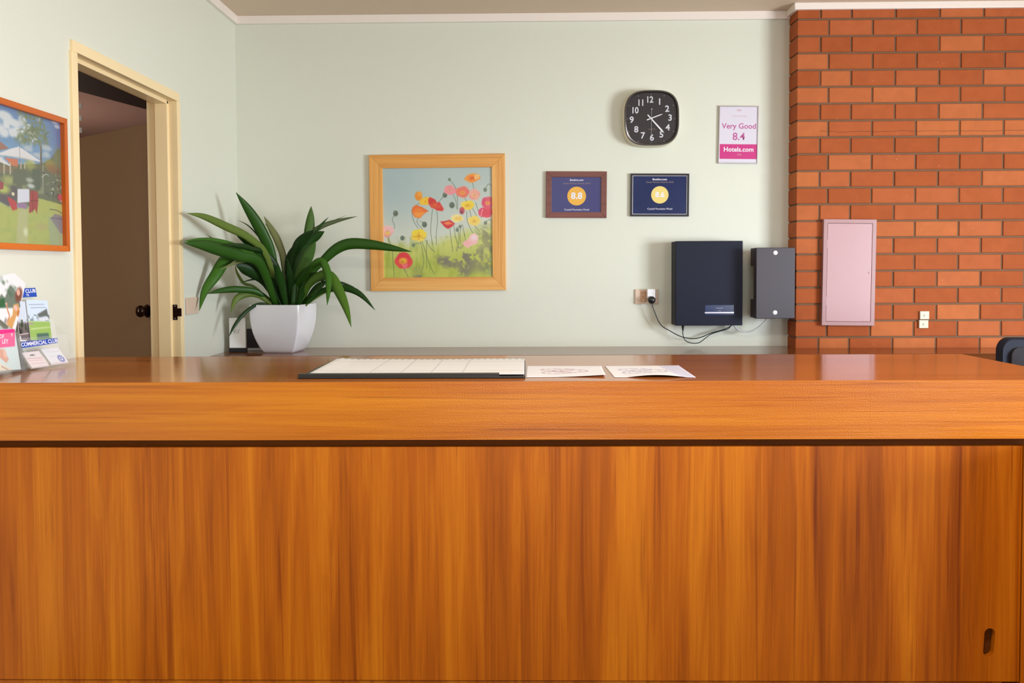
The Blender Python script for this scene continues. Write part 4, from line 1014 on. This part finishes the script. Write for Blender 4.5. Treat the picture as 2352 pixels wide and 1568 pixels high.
leaf_([(1010,1000),(1060,700),(1150,520),(1230,450),(1290,415)], 96, 4.62, G2)
leaf_([(1040,1000),(1110,700),(1150,480),(1168,320),(1175,198)], 104, 4.70, (72, 116, 56), fold=.2)
leaf_([(1020,1020),(1080,790),(1150,620),(1215,500)], 120, 4.55, (78, 124, 72))
leaf_([(1050,1020),(1130,800),(1210,690),(1275,680),(1320,790),(1322,930),(1312,1052)], 76, 4.42, G3, ypow=.9)
leaf_([(1060,1020),(1180,780),(1290,655),(1400,560),(1520,520),(1700,530),(1880,560),(2040,590)], 112, 4.62, G1, fold=.22, wb=.18)
leaf_([(1060,1030),(1150,880),(1250,800),(1330,800),(1400,900),(1470,1060),(1520,1238)], 112, 4.38, (84, 136, 54), ypow=.9, wb=.3)
leaf_([(1090,1030),(1200,900),(1300,850),(1430,856),(1545,892)], 34, 4.72, G5)
leaf_([(1100,1030),(1240,940),(1390,900),(1520,915),(1620,975),(1725,1092)], 66, 4.60, G2)
leaf_([(1090,1020),(1160,900),(1230,830),(1340,870)], 26, 4.60, G5)
leaf_([(1100,1030),(1260,960),(1340,930),(1460,930)], 18, 4.70, G4)
leaf_([(970,1030),(985,800),(1000,640),(1060,500)], 100, 4.60, G5)
leaf_([(950,1020),(900,830),(840,680),(780,580)], 96, 4.56, G5)
leaf_([(930,1030),(840,900),(760,830),(660,830),(560,862)], 18, 4.55, G2)
leaf_([(1060,1030),(1110,900),(1180,810),(1290,772)], 90, 4.56, G2)
leaf_([(1040,900),(1130,600),(1230,400),(1325,292)], 30, 4.68, G2)
leaf_([(1030,1030),(1060,900),(1110,800),(1180,700)], 110, 4.50, G1)
leaf_([(960,1030),(930,900),(900,800),(880,700)], 90, 4.50, G2)
leaf_([(1000,1030),(1000,900),(990,800),(970,650)], 80, 4.52, G5)
leaf_([(860,1020),(760,980),(680,940),(600,950)], 40, 4.6, G5)
leaf_([(1080,1030),(1180,960),(1260,880),(1300,860)], 50, 4.55, G1)
leaf_([(880,1010),(700,900),(600,860),(545,780),(520,700)], 30, 4.7, G4)
bmesh.ops.recalc_face_normals(bm, faces=bm.faces)
me = bpy.data.meshes.new('foliage'); bm.to_mesh(me); bm.free()
fo = link_mesh(me, 'foliage', MT['leaf'], root)
sm = fo.modifiers.new('thickness', 'SOLIDIFY'); sm.thickness = 0.0009

# ------------------------------------------------------------------ little card stands behind the pot
cc2 = lambda x, y: (500 + x/9.8, 690 + y/9.8)
def stand(name, label, cat, x0, x1, ytop, ybase, Y, basecol, cardmat, th=0.002, bh=.026):
    a = at(x0, ybase, 1, Y); d = at(x1, ytop, 1, Y)
    r = thing(name, ((a.x+d.x)/2, Y, ZD), label, cat)
    b = MB(); b.box((a.x, Y-.002, ZD+.0005), (d.x, Y+.035, ZD+bh)); b.build('base', basecol, r, bevel=0.002)
    b = MB(); b.box((a.x+.001, Y+.006, ZD+bh+.0003), (d.x-.001, Y+.006+th, d.z)); b.build('card', cardmat, r, bevel=0.0005)
    return r, a, d
r, a, d = stand('card_stand', 'white card with grey script in a black base, left of the pot', 'card stand', 526, 563, 730, 806, 4.64, MT['black'], MT['paper'], bh=.024)
text('lettering', "XV'", ((a.x+d.x)/2, 4.646, at(544, 762, 1, 4.64).z), X_, Z_, .032, MT['grey_ink'], r, shear=-.4, sx=.9)
r, a, d = stand('photo_stand', 'small dark picture in a clear stand, half hidden behind the pot', 'picture stand', 565, 604, 742, 802, 4.74, MT['white'], MT['acrylic'], bh=.010)
b = MB(); b.box((a.x+.006, 4.7375, ZD+.016), (d.x-.004, 4.7385, d.z-.03)); b.build('picture', MT['char'], r)

# ------------------------------------------------------------------ things lying on the counter
def sheet(name, FL, FR, BR, BL, zf, cf, parent=None, nx=60, ny=40, th=0.0006):
    """paper sheet on the counter: bilinear in its corners (x, y), height zf(u, v), colour cf(u, v); v=0 front"""
    vs = []; cs = []
    for j in range(ny):
        for i in range(nx):
            u, v = i/(nx-1), j/(ny-1)
            x = (FL[0]*(1-u)+FR[0]*u)*(1-v) + (BL[0]*(1-u)+BR[0]*u)*v
            y = (FL[1]*(1-u)+FR[1]*u)*(1-v) + (BL[1]*(1-u)+BR[1]*u)*v
            vs.append((x, y, ZT + zf(u, v))); cs.append((*s2l(cf(u, v)), 1))
    fs = [(j*nx+i, j*nx+i+1, (j+1)*nx+i+1, (j+1)*nx+i) for j in range(ny-1) for i in range(nx-1)]
    me = bpy.data.meshes.new(name); me.from_pydata(vs, [], fs)
    a = me.color_attributes.new('Col', 'FLOAT_COLOR', 'POINT'); a.data.foreach_set('color', np.array(cs, np.float32).ravel())
    me.polygons.foreach_set('use_smooth', [True]*len(fs))
    o = link_mesh(me, name, MT['paperv'], parent)
    s_ = o.modifiers.new('thickness', 'SOLIDIFY'); s_.thickness = th; s_.offset = 1.0
    return o
MT['paperv'] = vcol('printed_paper', 0.5)
g2 = lambda x, y: at(x, y, 2, ZT)
FL, FR = g2(690, 870), g2(1205, 869); BR, BL = g2(1208, 832), g2(757, 832)
yf_ = (FL.y+FR.y)/2; yb_ = (BR.y+BL.y)/2; xl_ = (FL.x+BL.x)/2; xr_ = (FR.x+BR.x)/2
root = thing('desk_blotter', ((xl_+xr_)/2, yf_, ZT), 'black-edged desk blotter with a large pad of curling white paper', 'desk pad')
b = MB(); b.box((xl_, yf_, ZT+.0004), (xr_, yb_, ZT+.0065)); b.build('backing', MT['vinyl'], root, bevel=0.002)
b = MB(); b.box((xl_+.001, yf_+.001, ZT+.0110), (xl_+(xr_-xl_)*.885, yf_+.036, ZT+.0128)); b.box((xl_+.001, yf_+.001, ZT+.0060), (xl_+(xr_-xl_)*.885, yf_+.004, ZT+.0128)); b.build('front_strip', MT['vinyl'], root, bevel=0.0008)
rg = random.Random(11)
def padcol(u, v):
    base = (250, 248, 246)
    if abs((u*7) % 1 - .5) > .485 or abs((v*5) % 1 - .5) > .47: base = (216, 210, 216)
    if v > .93 and int(u*90) % 3: base = (206, 206, 204)
    return base
sheet('paper_pad', (xl_+.02, yf_+.006), (xr_-.003, yf_+.006), (xr_-.003, yb_+.002), (xl_+.02, yb_+.002),
      lambda u, v: .0068 + .0038*min(1, u*30+.2)*(1) + .005*max(0, 1-u*9)*v + .003*max(0, v-.75)*math.sin(u*9), padcol, root, nx=180, ny=60, th=.0015)
def swirl(u, v, base=(250, 247, 248), ink=(206, 176, 186), cx=.45, cy=.5):
    for k, (dx, dy, rx, ry) in enumerate(((-.05, .12, .20, .12), (.12, .0, .22, .16), (-.06, -.14, .18, .13))):
        q = math.hypot((u-cx-dx)/rx, (v-cy-dy)/ry)
        if abs(q-1) < .09 or abs(q-.6) < .05: return ink
    return base
A = [g2(1208, 867), g2(1391, 865), g2(1381, 841), g2(1210, 841)]
o = sheet('paper_sheet', *[(p.x, p.y) for p in A], lambda u, v: .0008 + .010*max(0, u-.35)**1.5*max(0, 1-v*2.2), swirl, None)
tag(o, 'white printed sheet lying on the counter right beside the desk blotter', 'paper', 'loose sheets on the counter')
A = [g2(1411, 867), g2(1598, 867), g2(1558, 840), g2(1389, 841)]
o = sheet('paper_sheet', *[(p.x, p.y) for p in A], lambda u, v: .0008 + .007*max(0, math.sin(min(1, max(0, (u-.15)/.75))*math.pi))*max(0, 1-v*2) + .004*max(0, v-.7)*max(0, u-.5),
          lambda u, v: (222, 220, 240) if u > .72 + .1*(1-v) else swirl(u, v, cx=.4, ink=(196, 190, 208)), None)
tag(o, 'loose white sheet with lilac edge, rightmost paper on the counter', 'paper', 'loose sheets on the counter')

# ------------------------------------------------------------------ leaflets and acrylic holders, left end of the counter
cb = lambda x, y: (x/5.6, 600 + y/5.6)
def holder_plane(pa_, pb_, lean):
    P0 = at(*pa_, 2, ZT); P1 = at(*pb_, 2, ZT); U = (P1-P0).normalized(); Nh = U.cross(Vector((0, 0, 1)))
    V = Vector((0, 0, 1))*math.cos(lean) - Nh*math.sin(lean); N = U.cross(V)
    return P0, U, V, N, (P1-P0).length
def leaflet(name, cs, pl, off, paintf, label, cat, group, th=0.0025, res=(60, 90), square=False):
    P0, U, V, N, w = pl; O = P0 + N*off
    Q = [atp(*cb(*q), O, N) for q in cs]                 # TL, TR, BR, BL
    for q in Q:
        if q.z < ZT+.003: q += V*((ZT+.003-q.z)/V.z)
    TLq, TRq, BRq, BLq = Q
    # make a true parallelogram
    Vq = V*(TRq-BRq).dot(V) if square else TRq-BRq
    TRq = BRq+Vq
    Ud = Vq.cross(N).normalized(); wq = max(.02, min(.21, ((TRq-TLq).dot(Ud) + (BRq-BLq).dot(Ud))/2))
    Uq = Ud*wq; TLq = TRq-Uq; BLq = BRq-Uq; m_ = (TLq+BRq)/2
    r = thing(name, BLq+Uq/2, label, cat, group)
    b = MB(); b.prism([BLq, BRq, TRq, TLq], -N*th); b.build('pages', MT['paper'], r)
    p = Paint(res[0], res[1], lambda q: ((lambda d: (d.dot(Uq)/Uq.length_squared, -d.dot(Vq)/Vq.length_squared))(atp(*cb(*q), O, N)-TLq)), (235, 235, 238))
    paintf(p)
    p.build('cover', TLq+N*.0004, TRq+N*.0004, BLq+N*.0004, MT['photo'], r)
    return r, m_, Uq.normalized(), Vq.normalized(), N
pl1 = holder_plane((45, 852), (157, 837), R(11))
pl0 = holder_plane((-70, 876), (47, 853), R(10))
def acry(name, pl, label, hback, depth, steps):
    P0, U, V, N, w = pl; Nh = U.cross(Vector((0, 0, 1)))
    r = thing(name, P0 + U*(w/2), label, 'leaflet holder', 'clear leaflet holders on the counter')
    def panel(nm, o, a, bvec, t=.002):
        b = MB(); b.prism([o, o+a, o+a+bvec, o+bvec], (a.cross(bvec)).normalized()*t); b.build(nm, MT['acrylic'], r)
    base = P0 + Vector((0, 0, .0006)) 
    panel('base', base - Nh*.03, U*w, Nh*(depth+.03), .002)
    panel('back_panel', P0 - Nh*.028 + Vector((0, 0, .003)), U*w, V*hback)
    for off, h0, h1 in steps: panel('pocket_front', P0 + N*off + V*h0 + Vector((0,0,.003)), U*w, V*(h1-h0), .0018)
    for s_ in (0.0, w-.002):
        o = P0 + U*s_ + Vector((0, 0, .003)); b = MB()
        b.prism([o - Nh*.026, o + Nh*(depth-.002), o + Nh*(depth-.002) + V*.03, o + N*.014 + V*.10, o - Nh*.026 + V*(hback*.93)], U*.002); b.build('side_panel', MT['acrylic'], r)
    return r
H1 = acry('leaflet_holder', pl1, 'clear stepped leaflet holder with blue club labels, left counter end', .150, .036, [(.014, .03, .098), (.034, .0, .030)])
H0 = acry('leaflet_holder', pl0, 'clear leaflet holder cut by the left picture edge, pink booklet inside', .17, .020, [(.016, .0, .12)])
def golf(p):
    Yn = p.Y/p.ny
    p.a[:] = (206, 222, 240); p.mix((Yn-.50)*20, (150, 186, 96)); p.mix(np.clip((p.noise(10, 14, 2)-.4)*2, 0, 1)*((Yn > .36) & (Yn < .52)), (70, 82, 80))
    p.poly([(480, 680), (600, 610), (620, 700), (500, 720)], (96, 104, 100), soft=2); p.poly([(500, 730), (620, 720), (625, 760), (500, 770)], (214, 218, 224), soft=1.5)
    p.poly([(400, 860), (640, 840), (650, 850), (400, 880)], (196, 214, 150), soft=2); p.poly([(470, 930), (620, 920), (640, 990), (480, 1000)], (74, 110, 96), soft=2); p.line([(350, 800), (420, 800)], 3, (190, 120, 190), al=.7)
    for y in (560, 600):
        for k in range(9): p.line([(372+k*22+(y-560)*.6, y-2-k*.6), (384+k*22+(y-560)*.6, y-3-k*.6)], 1.6, (120, 130, 150), al=.8)
leaflet('brochure', [(340, 515), (608, 505), (668, 1010), (402, 1040)], pl1, .006, golf, 'sky-blue and green golf-course brochure in the stepped holder', 'brochure', 'leaflets in the holders')
def darkb(p):
    Yn = p.Y/p.ny; Xn = p.X/p.nx
    p.a[:] = (206, 214, 228); p.mix((Yn-.48)*14, (110, 100, 104)); p.mix(np.clip((p.noise(8, 12, 5)-.45)*3, 0, 1)*((Yn > .45) & (Yn < .8)), (52, 70, 46)); p.ell((245, 900), 26, 50, (40, 30, 44)); p.poly([(240, 960), (265, 960), (275, 1010), (340, 1010), (340, 1030), (250, 1030)], (230, 226, 230))
    p.line([(235, 945), (365, 925)], 2, (220, 190, 190))
leaflet('brochure', [(215, 525), (340, 515), (405, 1035), (250, 1048)], pl1, .000, darkb, 'dark garden-scene brochure left of the golf-course one', 'brochure', 'leaflets in the holders')
P0c, Uc, _, _, wc = pl1; Nhc = Uc.cross(Vector((0, 0, 1)))
Vc = Vector((0, 0, 1))*math.cos(R(42)) - Nhc*math.sin(R(42)); plc = (P0c + Nhc*.030 + Vector((0, 0, .004)), Uc, Vc, Uc.cross(Vc), wc)
def card1(p):
    p.a[:] = (246, 232, 234); p.ell((415, 1207), 34, 10, (96, 90, 96)); p.line([(350, 1255), (545, 1240)], 1.5, (220, 150, 160)); p.line([(370, 1280), (560, 1265)], 1.2, (222, 160, 170)); p.line([(400, 1320), (580, 1300)], 1.4, (232, 180, 186))
leaflet('business_cards', [(300, 1190), (512, 1150), (632, 1340), (412, 1395)], plc, .000, card1, 'left stack of business cards, pale pink with a small crest', 'business cards', 'business cards in the holder', th=.006, res=(60, 40), square=True)
def card2(p):
    p.a[:] = (240, 240, 246); p.ell((785, 1250), 40, 46, (90, 100, 190)); p.ell((785, 1250), 26, 30, (210, 216, 240)); p.ell((780, 1245), 8, 14, (70, 84, 180)); p.line([(590, 1165), (760, 1160)], 1.2, (216, 206, 220)); p.line([(640, 1230), (700, 1225)], 1.2, (210, 205, 220)); p.line([(680, 1310), (850, 1290)], 1.4, (236, 200, 210))
leaflet('business_cards', [(532, 1117), (765, 1105), (882, 1298), (658, 1348)], plc, .000, card2, 'right stack of business cards, white with a round blue emblem', 'business cards', 'business cards in the holder', th=.006, res=(60, 40), square=True)
# blue labels on the stepped holder
def label_on(holder, cs, pl, off, mat, body, bc, size, sx=1.0, extra=None):
    P0, U, V, N, w = pl; O = P0 + N*off
    Q = [atp(*cb(*q), O, N) for q in cs]
    b = MB(); b.prism([Q[3], Q[2], Q[1], Q[0]], N*.0006); ls_ = b.build('label_strip', mat, holder)
    Us = (Q[1]-Q[0]).normalized(); Vs = (N.cross(Us)).normalized()
    text('lettering', body, atp(*cb(*bc), O, N) + N*.0007, Us, Vs, size, MT['wtext'], ls_, bold=.02, sx=sx)
    if extra: text('lettering', extra[0], atp(*cb(*extra[1]), O, N) + N*.0007, Us, Vs, extra[2], MT['wtext'], ls_, bold=.02)
label_on(H1, [(268, 1040), (735, 985), (742, 1048), (280, 1115)], pl1, .018, MT['bluep'], 'COMMERCIAL CLUB', (508, 1048), .0175, .90)
label_on(H1, [(250, 352), (452, 340), (475, 455), (262, 466)], pl1, -.012, MT['bluep'], 'CLUB', (388, 384), .0160, 1.0, ('TS', (352, 436), .010))
def women(p):
    Yn = p.Y/p.ny; Xn = p.X/p.nx
    p.a[:] = (238, 236, 238)
    p.poly([(-100, 560), (20, 420), (60, 470), (130, 300), (170, 340), (250, 470), (290, 540), (250, 600), (0, 600)], (108, 122, 108), soft=2); p.mix(np.clip((p.noise(9, 12, 4)-.5)*2, 0, 1)*(Yn > .2)*(Yn < .5), (70, 104, 76)); p.poly([(-50, 500), (60, 470), (60, 590), (-50, 600)], (30, 96, 56), soft=2)
    p.ell((240, 430), 44, 110, (120, 62, 48), soft=.6, rot=.2); p.ell((235, 400), 24, 46, (226, 170, 156), soft=.5)
    p.poly([(170, 560), (230, 540), (255, 640), (245, 690), (210, 700), (170, 820), (150, 900), (80, 900), (90, 760), (120, 740), (160, 690)], (216, 158, 96), soft=1.5); p.ell((200, 600), 28, 34, (236, 186, 176), soft=.6); p.ell((235, 670), 18, 46, (196, 120, 60), soft=.6)
    p.line([(82, 545), (100, 640), (120, 700), (100, 760)], 4, (206, 140, 100)); p.ell((80, 545), 14, 14, (226, 176, 150)); p.ell((70, 770), 18, 50, (110, 100, 100), soft=.9, al=.6)
leaflet('brochure', [(-80, 290), (328, 285), (196, 900), (-160, 915)], pl0, .000, women, 'tall tourist brochure with two women, tilted behind the pink booklet', 'brochure', 'leaflets in the holders', res=(90, 110))
def booklet(p):
    Yn = p.Y/p.ny
    p.a[:] = (206, 222, 222); p.poly([(-400, 905), (190, 868), (190, 1092), (-400, 1150)], (244, 12, 132), soft=.8); p.poly([(-300, 1120), (40, 1130), (110, 1260), (80, 1310), (60, 1290), (-50, 1200)], (216, 150, 120), soft=2); p.poly([(-200, 1250), (20, 1320), (140, 1380), (190, 1420), (-200, 1450)], (232, 214, 190), soft=2); p.line([(20, 1350), (160, 1430)], 3, (176, 150, 130)); p.ell((60, 1190), 20, 60, (230, 176, 150), soft=.9)
r, m_, Uq, Vq, N = leaflet('booklet', [(-100, 893), (188, 870), (268, 1388), (-60, 1430)], pl0, .012, booklet, 'booklet with a hot-pink title band, cut by the left picture edge', 'booklet', None, res=(80, 90))
P0, U, V, Nn, w = pl0
for body, q, s_ in (('OF', (18, 968), .017), ('LEY', (60, 1032), .019), ('9', (147, 950), .016)):
    text('lettering', body, atp(*cb(*q), P0+Nn*.0126, Nn), Uq, Vq, s_, MT['wtext'], r, bold=.015, shear=.25, align='CENTER')

# ------------------------------------------------------------------ office chair behind the counter
cx, cyy = 2.335, 3.86
root = thing('office_chair', (cx, cyy-.2, 0), 'navy upholstered office chair with rounded backrest behind the counter', 'chair')
def rr2(x0, x1, z0, z1, y, rad, n=8, bow=.03):
    out = []
    for (px_, pz_, a0) in ((x1-rad, z1-rad, 0), (x0+rad, z1-rad, 90), (x0+rad, z0+rad, 180), (x1-rad, z0+rad, 270)):
        for i in range(n+1):
            a = R(a0+90*i/n); X = px_+rad*math.cos(a); Z = pz_+rad*math.sin(a)
            u = (X-(x0+x1)/2)/((x1-x0)/2); out.append(Vector((X, y - bow*u*u, Z)))
    return out
x0_ = at(2283, 800, 1, cyy).x; zt_ = at(2340, 774, 1, cyy).z; x1_ = x0_+.47; z0_ = zt_-.50
b = MB(); b.rings([rr2(x0_+.008, x1_-.008, z0_+.008, zt_-.008, cyy-.028, .05), rr2(x0_, x1_, z0_, zt_, cyy-.015, .055), rr2(x0_, x1_, z0_, zt_, cyy+.015, .055), rr2(x0_+.01, x1_-.01, z0_+.01, zt_-.01, cyy+.03, .05)]); b.build('backrest', MT['navyfab'], root, smooth=40)
b = MB(); b.rings([rr2(x0_+.035, x1_-.035, z0_+.035, zt_-.035, cyy-.024, .04), rr2(x0_+.04, x1_-.04, z0_+.04, zt_-.04, cyy-.040, .04), rr2(x0_+.10, x1_-.10, z0_+.10, zt_-.10, cyy-.046, .04)]); b.build('back_cushion', plain('dark_brown_mesh', (22, 16, 20), .85, bump=.5, bscale=900), root, smooth=40)
mx_ = (x0_+x1_)/2
b = MB(); b.box((x0_-.01, cyy-.52, .44), (x1_+.01, cyy-.05, .52)); b.build('seat', MT['navyfab'], root, bevel=.03, segs=4)
b = MB(); b.tube(catmull([(mx_, cyy-.20, .42), (mx_, cyy-.02, .42), (mx_, cyy+.045, .50), (mx_, cyy+.036, z0_+.18)], 16), .018); b.build('back_bracket', MT['black'], root, smooth=50)
b = MB(); b.lathe((mx_, cyy-.27, .09), (0, 0, 1), [(.03, 0), (.03, .16), (.018, .165), (.018, .35)], 20); b.build('gas_lift', MT['black'], root, smooth=40)
for s_ in (-1, 1):
    X = mx_ + s_*.29
    b = MB(); b.tube(catmull([(mx_+s_*.2, cyy-.24, .45), (X, cyy-.24, .47), (X, cyy-.22, .64)], 12), .014); b.build('arm_post', MT['black'], root, smooth=50)
    b = MB(); b.box((X-.035, cyy-.36, .64), (X+.035, cyy-.10, .665)); b.build('arm_pad', MT['black'], root, bevel=.01, segs=3)
for k in range(5):
    a = 2*math.pi*k/5+.3; ex, ey = mx_+.29*math.cos(a), cyy-.27+.29*math.sin(a)
    b = MB(); b.tube([(mx_, cyy-.27, .12), (ex, ey, .075)], [.026, .016]); b.build('base_leg', MT['black'], root, smooth=50)
    b = MB(); b.lathe((ex-.012, ey, .027), (1, 0, 0), [(.02, 0), (.026, .004), (.026, .020), (.02, .024)], 20); b.build('castor', MT['black'], root, smooth=50)
